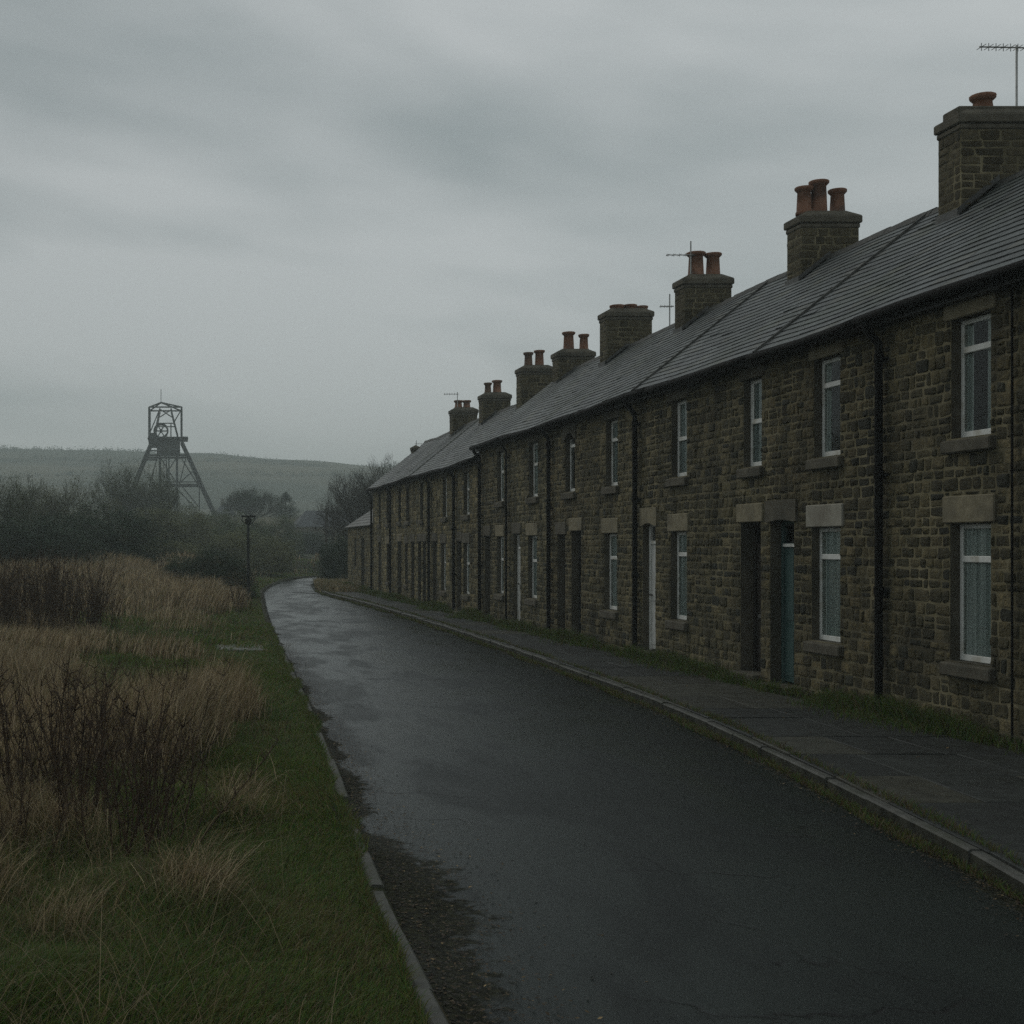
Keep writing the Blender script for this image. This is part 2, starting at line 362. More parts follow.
# ------------------------------------------------------------------ road, kerbs, pavement
def strip(name, A, B, zf, m, nu=8):
    v = []
    for a, b in zip(A, B):
        for k in range(nu + 1):
            t = k / nu; p = a + (b - a) * t; v.append((p[0], p[1], zf(t, p[0], p[1])))
    n = nu + 1; i = np.arange(len(A) * n).reshape(-1, n)
    f = np.stack([i[:-1, :-1], i[:-1, 1:], i[1:, 1:], i[1:, :-1]], -1).reshape(-1, 4)
    o = npmesh(name, np.array(v), f, m); o['kind'] = 'structure'
    o.data.polygons.foreach_set('use_smooth', [True] * len(f)); return o
def road_z(t, x, y): return -.125 + .05 * (1 - (2 * t - 1) ** 2) * .8 + .006 * float(sn(x * 1.4, y * .8, 3))
def mud_l(x, y):
    d = x - left_x(y); w = .34 + .17 * sn(y * 1.9, y * 0 + 1, 2) + .12 * sn(y * 5, x * 2 + 3, 1) - .008 * y + np.where((y > 5.6) & (y < 9.9), .42 * np.sin((y - 5.6) / 4.3 * np.pi), 0)
    return np.clip(1.2 - d / np.maximum(.1, w), 0, 1)
def mud_r(x, y):
    d = right_x(y) - x; w = .17 + .09 * sn(y * 2.2, y * 0 + 1, 7) + .05 * sn(y * 6, x * 2, 3)
    return np.clip(1.2 - d / np.maximum(.05, w), 0, 1)
tt = np.concatenate([np.linspace(0, .30, 36), np.linspace(.33, .9, 16), np.linspace(.91, 1, 16)])
yq = np.concatenate([np.linspace(-38, 3, 30), np.linspace(3.15, 20, 150), np.linspace(20.2, 60, 130)])
A_ = np.stack([left_x(yq) - .03, yq], -1); B_ = np.stack([right_x(yq), yq], -1)
A_ = np.concatenate([A_, (LC - [.03, 0])[LC[:, 1] > 60.5]]); B_ = np.concatenate([B_, spline(RP)[LC[:, 1] > 60.5]])
V_ = A_[:, None] + (B_ - A_)[:, None] * tt[None, :, None]; T_ = np.broadcast_to(tt, V_.shape[:2])
Z_ = -.125 + .04 * (1 - (2 * T_ - 1) ** 2) + .006 * sn(V_[..., 0] * 1.4, V_[..., 1] * .8, 3)
mudv = np.maximum(mud_l(V_[..., 0], V_[..., 1]), mud_r(V_[..., 0], V_[..., 1]))
Z_ = Z_ + .022 * np.clip(mudv - .75, 0, .25) / .25
i_ = np.arange(V_.shape[0] * len(tt)).reshape(-1, len(tt))
f_ = np.stack([i_[:-1, :-1], i_[:-1, 1:], i_[1:, 1:], i_[1:, :-1]], -1).reshape(-1, 4)
rd = npmesh('road', np.concatenate([V_, Z_[..., None]], -1).reshape(-1, 3), f_, M['asphalt'], None, np.repeat(mudv.reshape(-1, 1), 3, 1))
rd['kind'] = 'structure'; rd.data.polygons.foreach_set('use_smooth', [True] * len(f_))


def kerb(P, side, y0, y1, zt, gapf, w=.085, seg=.92):
    mb = MB(); s = np.concatenate([[0], np.cumsum(np.linalg.norm(np.diff(P, axis=0), axis=1))])
    t = 0
    while t + seg < s[-1]:
        a = np.array([np.interp(t + .006, s, P[:, 0]), np.interp(t + .006, s, P[:, 1])]); b = np.array([np.interp(t + seg - .006, s, P[:, 0]), np.interp(t + seg - .006, s, P[:, 1])])
        t += seg
        if a[1] < y0 or b[1] > y1: continue
        dz = rng.uniform(-.009, .009); dz2 = dz + rng.uniform(-.008, .008); dx = rng.uniform(-.012, .012)
        if gapf and gapf(a[1]): dz -= .05; dz2 -= .05
        d = (b - a) / np.linalg.norm(b - a); n = np.array([d[1], -d[0]]) * side
        a = a + n * dx; b = b + n * dx; c = .014
        prof = [(0, -.30), (0, zt - c), (c, zt), (w - c, zt), (w, zt - c), (w, -.30)]
        vs = [(*(a + n * u), z + (dz if z > 0 - .25 else 0)) for u, z in prof] + [(*(b + n * u), z + (dz2 if z > -.25 else 0)) for u, z in prof]
        q = len(prof)
        mb.add(vs, [(i, i + 1, q + i + 1, q + i) for i in range(1, q - 1)] + [tuple(range(q)), tuple(range(2 * q - 1, q - 1, -1))])
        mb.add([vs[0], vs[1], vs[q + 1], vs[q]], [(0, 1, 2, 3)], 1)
    o = mb.build('kerb', [M['kerb'], M['kerb_face']]); o['kind'] = 'structure'; return o
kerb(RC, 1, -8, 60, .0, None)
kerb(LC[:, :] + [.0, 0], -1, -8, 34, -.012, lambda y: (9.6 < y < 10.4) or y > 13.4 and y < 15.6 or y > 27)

# pavement: bed of soil with flags and tarred slabs laid in rows
strip('pavement_bed', np.stack([right_x(np.linspace(-8, 66, 80)) + .10, np.linspace(-8, 66, 80)], -1), np.stack([np.full(80, WX + .1), np.linspace(-8, 66, 80)], -1),
      lambda t, x, y: -.016 + .004 * float(sn(x * 3, y * 2, 5)), M['soil'], 6)
mb = MB(); y = -4.0
while y < 62:
    ln = rng.uniform(.85, 1.7); y1 = y + ln
    xa, xb = float(right_x(y)) + .10, float(right_x(y1)) + .10
    nn_ = max(1, round((WX - .32 - xa) / rng.uniform(.75, 1.25)))
    cuts = [0] + sorted(min(.97, max(.03, (k + rng.uniform(-.18, .18)) / nn_)) for k in range(1, nn_)) + [1]
    for k in range(len(cuts) - 1):
        x_end = WX - .30
        p = [(xa + (x_end - xa) * cuts[k] + .007, y + .008), (xa + (x_end - xa) * cuts[k + 1] - .007, y + .008),
             (xb + (x_end - xb) * cuts[k + 1] - .007, y1 - .008), (xb + (x_end - xb) * cuts[k] + .007, y1 - .008)]
        l = rng.uniform(.75, 1.25); q = rng.random()
        c = (.026 * l, .029 * l, .026 * l) if q < .8 else ((.040 * l, .039 * l, .028 * l) if q < .9 else (.040 * l, .040 * l, .030 * l))
        z = [rng.uniform(-.006, .006) for _ in p]
        mb.add([(a, b, -.03) for a, b in p] + [(a, b, dz - .003) for (a, b), dz in zip(p, z)] +
               [(a + (sum(t[0] for t in p) / 4 - a) * .02, b + (sum(t[1] for t in p) / 4 - b) * .02, dz + .002) for (a, b), dz in zip(p, z)],
               [(0, 1, 5, 4), (1, 2, 6, 5), (2, 3, 7, 6), (3, 0, 4, 7), (4, 5, 9, 8), (5, 6, 10, 9), (6, 7, 11, 10), (7, 4, 8, 11), (8, 9, 10, 11)], 0, c)
    y = y1
o = mb.build('pavement', M['flag']); o['kind'] = 'structure'

# ------------------------------------------------------------------ masonry
def stone_tint(r):
    q = r.random(); l = r.uniform(.78, 1.25)
    if q < .46: c = (.072, .064, .038)
    elif q < .78: c = (.118, .100, .055)
    elif q < .92: c = (.158, .132, .076)
    else: c = (.044, .044, .032)
    return tuple(a * l for a in c)
def make_courses(z0, z1, lo, hi, r):
    o = []; z = z0
    while z < z1 - .03:
        h = r.uniform(lo, hi); zz = min(z1, z + h)
        if z1 - zz < .06: zz = z1
        o.append((z, zz)); z = zz
    return o
def lay_stones(mb, O, U, Vv, Nn, u0, u1, courses, excl, r, wr=(.11, .32), prot=(.004, .022), gap=.017, mi=1, joint=None, clip=None, tint=stone_tint):
    O, U, Vv, Nn = map(Vector, (O, U, Vv, Nn))
    for ci, (z0, z1) in enumerate(courses):
        a0, a1 = u0 + (joint(ci, 0) if joint else 0), u1 + (joint(ci, 1) if joint else 0)
        br = sorted({a0, a1} | {x for (p, q, s_, t) in excl if t > z0 + .01 and s_ < z1 - .01 for x in (p, q) if a0 < x < a1})
        runs = []
        for p, q in zip(br[:-1], br[1:]):
            m_ = (p + q) / 2; lo, hi = z0, z1
            for (e0, e1, e2, e3) in excl:
                if e0 < m_ < e1 and e3 > lo + .01 and e2 < hi - .01:
                    if e2 - lo > hi - e3: hi = min(hi, e2)
                    else: lo = max(lo, e3)
            if hi - lo < .045: continue
            if runs and abs(runs[-1][1] - p) < 1e-6 and runs[-1][2:] == [lo, hi]: runs[-1][1] = q
            else: runs.append([p, q, lo, hi])
        for p, q, lo, hi in runs:
            x = p
            while x < q - .03:
                w = r.uniform(*wr) * (.75 if r.random() < .3 else 1); xe = min(q, x + w)
                if q - xe < wr[0] * .6: xe = q
                subs = [(lo, hi)]
                if hi - lo > .15 and r.random() < .16: md = lo + (hi - lo) * r.uniform(.4, .6); subs = [(lo, md), (md, hi)]
                for s0, s1 in subs:
                    if clip and not clip((x + xe) / 2, s1): continue
                    g = gap * r.uniform(.5, 1.25) * .5
                    b0, b1, c0_, c1_ = x + g, xe - g, s0 + g, s1 - g
                    if b1 - b0 < .03 or c1_ - c0_ < .02: continue
                    cu, cv = (b0 + b1) / 2, (c0_ + c1_) / 2; hu, hv = (b1 - b0) / 2, (c1_ - c0_) / 2
                    k = min(hu, hv) * r.uniform(.16, .42); j = lambda: r.uniform(-.013, .013) * min(1, min(hu, hv) / .05)
                    oct_ = [(-hu + k, -hv), (hu - k, -hv), (hu, -hv + k), (hu, hv - k), (hu - k, hv), (-hu + k, hv), (-hu, hv - k), (-hu, -hv + k)]
                    oct_ = [(a + j(), b + j()) for a, b in oct_]
                    d = r.uniform(*prot); tu, tv = r.uniform(-.3, .3) * d, r.uniform(-.3, .3) * d
                    vs = []
                    for f_, dep in ((1, -.004), (1 - .007 / min(hu, hv, .09), d * .6), (1 - .024 / max(.05, min(hu, hv, .09)), d)):
                        for (a, b) in oct_:
                            z_ = dep + (tu * a / hu + tv * b / hv if dep > 0 else 0) + (r.uniform(-.002, .002) if dep > 0 else 0)
                            vs.append(tuple(O + U * (cu + a * f_) + Vv * (cv + b * f_) + Nn * z_))
                    vs.append(tuple(O + U * cu + Vv * cv + Nn * (d + r.uniform(0, .005))))
                    fs = [(i * 8 + q_, i * 8 + (q_ + 1) % 8, i * 8 + 8 + (q_ + 1) % 8, i * 8 + 8 + q_) for i in range(2) for q_ in range(8)]
                    fs += [(16 + q_, 16 + (q_ + 1) % 8, 24) for q_ in range(8)]
                    mb.add(vs, fs, mi, tint(r))
                x = xe

def holed_front(mb, y0, y1, z0, z1, holes, dep=.30):
    Ys = sorted({y0, y1} | {v for h in holes for v in h[:2]}); Zs = sorted({z0, z1} | {v for h in holes for v in h[2:4]})
    for a, b in zip(Ys[:-1], Ys[1:]):
        for c, d in zip(Zs[:-1], Zs[1:]):
            if any(h[0] < (a + b) / 2 < h[1] and h[2] < (c + d) / 2 < h[3] for h in holes): continue
            mb.add([(WX, a, c), (WX, b, c), (WX, b, d), (WX, a, d)], [(0, 3, 2, 1)], 0)
    for (a, b, c, d) in [h[:4] for h in holes]:
        x = WX + dep
        mb.add([(WX, a, c), (WX, b, c), (WX, b, d), (WX, a, d), (x, a, c), (x, b, c), (x, b, d), (x, a, d)],
               [(0, 1, 5, 4), (1, 2, 6, 5), (2, 3, 7, 6), (3, 0, 4, 7)], 2)

# ------------------------------------------------------------------ house parts
EX, RX = 8.06, 10.5              # eave and ridge in plan
BX = 2 * RX - WX                 # back wall
def wavef(y): return .020 * math.sin(y * .55 + 1) + .014 * math.sin(y * 1.37)
def build_roof(h, root):
    ez, rz, y0, y1 = h['ez'], h['rz'], h['y0'], h['y1']
    r = random.Random(int(y0 * 31)); d = Vector((RX - EX, 0, rz - ez)); sl_ = d.length; d.normalize(); nrm = Vector((-d.z, 0, d.x))
    mb = MB(); P0 = Vector((EX, 0, ez))
    bed = [(EX + .02, y0, ez - .02), (EX + .02, y1, ez - .02), (RX, y1, rz - .03), (RX, y0, rz - .03), (2 * RX - EX, y0, ez - .02), (2 * RX - EX, y1, ez - .02)]
    mb.add(bed, [(0, 1, 2, 3), (3, 2, 5, 4)], 1)
    n = 21; ex = sl_ / n
    for i in range(n + 0):
        yy = y0 - (.16 if i % 2 else 0) + r.uniform(-.05, 0)
        while yy < y1 - .01:
            w = r.uniform(.27, .37); a, b = max(y0, yy + .002), min(y1, yy + w - .002); yy += w
            if b - a < .03: continue
            s0 = i * ex + r.uniform(-.0035, .0035); s1 = min(sl_ + .01, s0 + ex * 1.25)
            t = .020 + r.uniform(-.002, .003) + (.010 if r.random() < .015 else 0); la, lb = r.uniform(-.0018, .0018), r.uniform(-.0018, .0018)
            wa, wb = wavef(a), wavef(b); up = Vector((0, 0, 1))
            def pt(s, yv, k, wv): q = P0 + d * s + nrm * k + up * wv; return (q.x, yv, q.z)
            vs = [pt(s0, a, t + la, wa), pt(s0, b, t + lb, wb), pt(s1, b, .004, wb), pt(s1, a, .004, wa), pt(s0 + .004, a, -.002, wa), pt(s0 + .004, b, -.002, wb)]
            l = r.uniform(.86, 1.16); q = r.random()
            c = (.074 * l, .084 * l, .084 * l) if q < .85 else ((.09 * l, .094 * l, .083 * l) if q < .95 else (.045 * l, .05 * l, .052 * l))
            mb.add(vs, [(0, 1, 2, 3), (4, 5, 1, 0), (4, 0, 3), (1, 5, 2)], 0, c)
    # rear slope, wide courses
    for i in range(n):
        s0 = i * ex; q = Vector((-d.x, 0, d.z)); nb = Vector((d.z, 0, d.x)); B0 = Vector((2 * RX - EX, 0, ez))
        a_ = B0 + q * s0 + nb * .026; b_ = B0 + q * min(sl_, s0 + ex * 1.25) + nb * .004; c_ = B0 + q * s0
        mb.add([(a_.x, y0, a_.z), (a_.x, y1, a_.z), (b_.x, y1, b_.z), (b_.x, y0, b_.z), (c_.x, y0, c_.z), (c_.x, y1, c_.z)], [(0, 3, 2, 1), (4, 0, 1, 5)], 0, (.06, .067, .068))
    roof = mb.build('roof', [M['slate'], M['slate_back']], root)
    mb = MB(); yy = y0
    while yy < y1 - .02:
        b = min(y1, yy + .45); w0 = wavef((yy + b) / 2) + r.uniform(-.006, .006); z = rz + w0
        a = yy + .003
        pr = [(-.13, -.085), (-.06, .02), (0, .045), (.06, .02), (.13, -.085)]
        vs = [(RX + p, a, z + q) for p, q in pr] + [(RX + p, b, z + q + r.uniform(-.004, .004)) for p, q in pr]
        mb.add(vs, [(k, k + 1, 6 + k, 5 + k) for k in range(4)] + [(4, 3, 2, 1, 0), (5, 6, 7, 8, 9)]); yy = b
    mb.build('ridge_tiles', M['ridge'], roof)
    for ys_, pale in h.get('seams', []):
        mb = MB(); w = .032
        pts = [P0 + d * s + nrm * .045 for s in np.linspace(-.02, sl_ - .05, 9)]
        for p, q in zip(pts[:-1], pts[1:]):
            k = wavef(ys_)
            vs = [(p.x, ys_ - w, p.z + k - .05), (p.x, ys_ - w * .7, p.z + k), (p.x, ys_ + w * .7, p.z + k), (p.x, ys_ + w, p.z + k - .05),
                  (q.x, ys_ - w, q.z + k - .05), (q.x, ys_ - w * .7, q.z + k), (q.x, ys_ + w * .7, q.z + k), (q.x, ys_ + w, q.z + k - .05)]
            mb.add(vs, [(0, 1, 5, 4), (1, 2, 6, 5), (2, 3, 7, 6)])
        mb.v = [(x, y + .012 * math.sin(x * 9 + z * 4), z) for x, y, z in mb.v]; o = mb.build('seam', M['concrete'] if pale else M['ridge'], roof)
        if pale: o['label'] = 'pale mortar roof seam'
    # gutter and eaves board
    mb = MB(); mb.box(EX + .08, WX - .004, y0, y1, ez - .13, ez - .012); mb.build('fascia', M['soot_door'], root)
    mb = MB(); k = h.get('gut', 0)
    pts = [(EX - .035, t, ez - .055 + wavef(t) * .8 + k) for t in np.linspace(y0 + .004, y1 - .004, 9)]
    pr = []
    for p in pts: pr.append(p)
    mb.tube(pts, .056, 8); mb.build('gutter', M['black_iron'], root, True)
    return roof

def build_chimney(root, y, ztop, pots, w=1.03, dep=.5, x=RX, zbase=5.4, slope=None, plinth=False):
    r = random.Random(int(y * 77)); mb = MB()
    x0, x1, y1 = x - w / 2, x + w / 2, y + dep
    cap0 = ztop - .30
    mb.box(x0, x1, y, y1, zbase, cap0, 0)
    cs = make_courses(zbase + .0, cap0, .085, .135, r)
    def tt(q):
        l = q.uniform(.65, 1.35); return (.080 * l, .069 * l, .043 * l)
    kw = dict(wr=(.16, .40), prot=(.004, .012), gap=.009, mi=1, tint=tt)
    lay_stones(mb, (x0, y, 0), (1, 0, 0), (0, 0, 1), (0, -1, 0), 0, w, cs, [], r, **kw)
    lay_stones(mb, (x1, y1, 0), (-1, 0, 0), (0, 0, 1), (0, 1, 0), 0, w, cs, [], r, **kw)
    lay_stones(mb, (x0, y1, 0), (0, -1, 0), (0, 0, 1), (-1, 0, 0), 0, dep, cs, [], r, **kw)
    lay_stones(mb, (x1, y, 0), (0, 1, 0), (0, 0, 1), (1, 0, 0), 0, dep, cs, [], r, **kw)
    ch = mb.build('chimney', [M['mortar'], M['chimney_stone']], root)
    mb = MB()
    for a, b, o in ((cap0, cap0 + .075, .02), (cap0 + .077, cap0 + .20, .045)):
        mb.box(x0 - o, x1 + o, y - o, y1 + o, a, b, 0, None, .016)
    # sloped top
    a, o, i = cap0 + .202, .03, .15
    mb.add([(x0 - o, y - o, a), (x1 + o, y - o, a), (x1 + o, y1 + o, a), (x0 - o, y1 + o, a), (x0 + i, y + .1, ztop), (x1 - i, y + .1, ztop), (x1 - i, y1 - .1, ztop), (x0 + i, y1 - .1, ztop)],
           [(3, 2, 1, 0), (0, 1, 5, 4), (1, 2, 6, 5), (2, 3, 7, 6), (3, 0, 4, 7), (4, 5, 6, 7)])
    if plinth: mb.box(x0 + .02, x1 - .02, y + .08, y1 - .05, cap0 + .21, ztop + .03, 0, None, .02)
    mb.build('chimney_cap', M['dressed_dark'], ch)
    for px_, hgt, rad, buff in pots:
        mb = MB(); zb = ztop - .04
        mb.lathe(x + px_, y + dep / 2, [(rad * 1.12, zb), (rad * 1.12, zb + .05), (rad, zb + .06), (rad * .88, zb + hgt - .09), (rad * .95, zb + hgt - .085), (rad * 1.22, zb + hgt - .05), (rad * 1.25, zb + hgt - .012), (rad * 1.1, zb + hgt), (rad * .8, zb + hgt - .005), (rad * .75, zb + hgt - .25)])
        mb.build('chimney_pot', M['pot_buff'] if buff else M['pot'], ch, True)
    if slope:                      # lead where the stack meets the slates
        ez, rz = slope; k = (rz - ez) / (RX - EX); mb = MB()
        zf = lambda xx: ez + k * (min(xx, 2 * RX - xx) - EX) + .035
        xs = [x0 - .05, min(RX, x1)]
        mb.add([(xs[0], y - .012, zf(xs[0]) - .03), (xs[1], y - .012, zf(xs[1]) - .03), (xs[1], y - .012, zf(xs[1]) + .06), (xs[0], y - .012, zf(xs[0]) + .06),
                (xs[0], y - .12, zf(xs[0])), (xs[1], y - .12, zf(xs[1]))], [(0, 1, 2, 3), (4, 5, 1, 0)])
        mb.box(x0 - .03, x0 + .002, y - .02, y1 + .02, zf(x0) - .10, zf(x0) + .03)
        mb.build('lead_flashing', M['lead'], ch)
    return ch

def build_window(root, w):
    a, b, z0, z1 = w['y0'], w['y1'], w['z0'], w['z1']; ins = w.get('ins', .10); X = WX + ins
    fw = .054; tr = w.get('tr', .72); zt = z0 + (z1 - z0) * tr
    mb = MB(); a_, b_ = a + .004, b - .004; zb, zh = z0 + .004, z1 - .004
    fmat = M[w.get('paint', 'white_paint')]
    mb.box(X, X + .07, a_, a_ + fw, zb, zh, 0, None, .006); mb.box(X, X + .07, b_ - fw, b_, zb, zh, 0, None, .006)
    mb.box(X + .002, X + .068, a_ + fw, b_ - fw, zb, zb + fw * 1.25, 0, None, .006); mb.box(X + .002, X + .068, a_ + fw, b_ - fw, zh - fw, zh, 0, None, .006)
    mb.box(X - .008, X + .066, a_ + fw, b_ - fw, zt - .035, zt + .035, 0, None, .008)
    if w.get('sash'):
        mb.box(X + .012, X + .05, a_ + fw, a_ + fw + .035, zt + .035, zh - fw); mb.box(X + .012, X + .05, b_ - fw - .035, b_ - fw, zt + .035, zh - fw)
    win = mb.build('window', fmat, root)
    mb = MB()
    for c, d in ((zb + fw, zt - .03), (zt + .03, zh - fw + .005)):
        mb.add([(X + .014, a_ + fw - .005, c), (X + .014, b_ - fw + .005, c), (X + .014, b_ - fw + .005, d), (X + .014, a_ + fw - .005, d)], [(0, 3, 2, 1)])
    mb.build('pane', M['glass'], win)
    # curtains hang right behind the glass
    kind = w.get('cur', 'net'); r = random.Random(int(a * 100 + z0 * 10)); mb = MB()
    def cloth(u0, u1, c0, c1, m=0):
        n = 64; vs = []
        for k in range(n + 1):
            t = k / n; yv = u0 + (u1 - u0) * t
            xx = X + .05 + .021 * math.sin(t * (u1 - u0) * 75) + .007 * math.sin(t * (u1 - u0) * 31 + 1)
            vs += [(xx, yv, c0), (xx * 1 + .004, yv, c1)]
        mb.add(vs, [(2 * k, 2 * k + 2, 2 * k + 3, 2 * k + 1) for k in range(n)], m)
    if kind == 'net': cloth(a, b, z0 - .02, z1)
    elif kind == 'drapes': cloth(a, a + (b - a) * .42, z0, z1); cloth(b - (b - a) * .2, b, z0, z1)
    elif kind == 'half': cloth(a, b, z0, z0 + (z1 - z0) * .5)
    elif kind == 'dim': cloth(a, b, z0, z1)
    elif kind == 'side': cloth(a + (b - a) * .0, a + (b - a) * .5, z0, z1)
    mb.build('curtain', M['drape'] if kind in ('side', 'dim') else M['curtain'], win)
    mb = MB(); e = w.get('sx', .09); mb.box(WX - .075, WX + ins + .02, a - e, b + e, z0 - .16, z0 - .003, 0, None, .015)
    mb.v = [(x, y, z - (.018 if x < WX and z > z0 - .05 else 0)) for x, y, z in mb.v]
    mb.build('sill', M['dressed_dark'], win)
    return win

def build_lintel(root, a, b, z0, z1, m, arch=0, e=.10):
    mb = MB(); rr = .032
    if not arch: mb.box(WX - rr, WX + .12, a - e, b + e, z0 + .002, z1, 0, None, .012)
    else:
        n = 10; pts = [(a - e, z1), (a - e, z0 - arch), (a, z0 - arch)] + [(a + (b - a) * k / n, z0 - arch + arch * math.sin(math.pi * k / n)) for k in range(1, n)] + [(b, z0 - arch), (b + e, z0 - arch), (b + e, z1)]
        mb.prism(pts[::-1], (WX - rr, WX + .20))
    mb.build('lintel', M[m], root)

def build_door(root, d):
    a, b, z0, z1 = d['y0'], d['y1'], d.get('z0', .06), d['z1']; ins = d.get('ins', .16); X = WX + ins
    zt = d.get('zt', z1 - .34); pm = M[d['m']]; fm = M[d.get('fm', d['m'])]
    mb = MB(); a2, b2 = a + .06, b - .06
    mb.box(X + .02, X + .06, a2, b2, z0 + .03, zt - .03)
    style = d.get('style', 'panel')
    if style == 'panel':
        for (q0, q1) in ((.06, .40), (.46, .93)):
            for (u0, u1) in ((.1, .46), (.54, .9)):
                mb.box(X + .008, X + .02, a2 + (b2 - a2) * u0, a2 + (b2 - a2) * u1, z0 + (zt - z0) * q0, z0 + (zt - z0) * q1, 0, None, .006)
    else:
        n = 5
        for k in range(n): mb.box(X + .006, X + .02, a2 + (b2 - a2) * k / n + .004, a2 + (b2 - a2) * (k + 1) / n - .004, z0 + .05, zt - .05)
    door = mb.build('door', pm, root)
    mb = MB()
    mb.box(X - .01, X + .07, a + .003, a2 - .002, z0, z1 - .003, 0, None, .006); mb.box(X - .01, X + .07, b2 + .002, b - .003, z0, z1 - .003, 0, None, .006)
    mb.box(X - .006, X + .066, a2, b2, zt - .028, zt + .03, 0, None, .006); mb.box(X - .006, X + .066, a2, b2, z1 - .06, z1 - .004, 0, None, .006)
    mb.build('door_frame', fm, door)
    if d.get('tb'):
        mb = MB(); mb.box(X - .012, X - .007, a2, b2, zt - .02, zt + .022); mb.build('transom_bar', M['white_paint'], door)
    mb = MB(); mb.add([(X + .035, a2, zt), (X + .035, b2, zt), (X + .035, b2, z1 - .05), (X + .035, a2, z1 - .05)], [(0, 3, 2, 1)]); mb.build('pane', M['glass'], door)
    mb = MB(); hy = a2 + .07 if d.get('hl') else b2 - .07
    mb.tube([(X + .02, hy, z0 + .98), (X - .035, hy, z0 + .98)], .012, 6); mb.tube([(X - .035, hy - .045, z0 + .98), (X - .035, hy + .045, z0 + .98)], .011, 6)
    mb.build('handle', M['metal'] if d.get('bright') else M['black_iron'], door)
    if d.get('bar'):
        mb = MB(); mb.box(X + .002, X + .012, a2 + .08, b2 - .08, z0 + .78, z0 + .83); mb.build('letter_plate', M['metal'], door)
    mb = MB(); mb.box(WX - d.get('so', .14), WX + ins + .06, a - .05, b + .05, -.05, z0, 0, None, .012); mb.build('doorstep', M['dressed_dark'], root)

def build_pipe(root, y, ez, r=.045, z0=.03, swan=True):
    mb = MB(); xw = WX - .085
    pts = [(EX - .03, y, ez - .08), (EX - .01, y, ez - .16), (xw, y, ez - .34), (xw, y, ez - .5), (xw, y, z0 + .12), (xw - .05, y, z0)] if swan else [(xw + .04, y, ez - .1), (xw + .04, y, z0)]
    mb.tube(pts, r, 9)
    if swan:
        z = ez - .55
        while z > .3:
            mb.tube([(xw, y, z), (xw, y, z + .09)], r * 1.28, 9); mb.box(xw, WX + .01, y - r * 1.7, y + r * 1.7, z + .03, z + .055); z -= 1.35
    mb.build('downpipe', M['black_iron'], root, False)

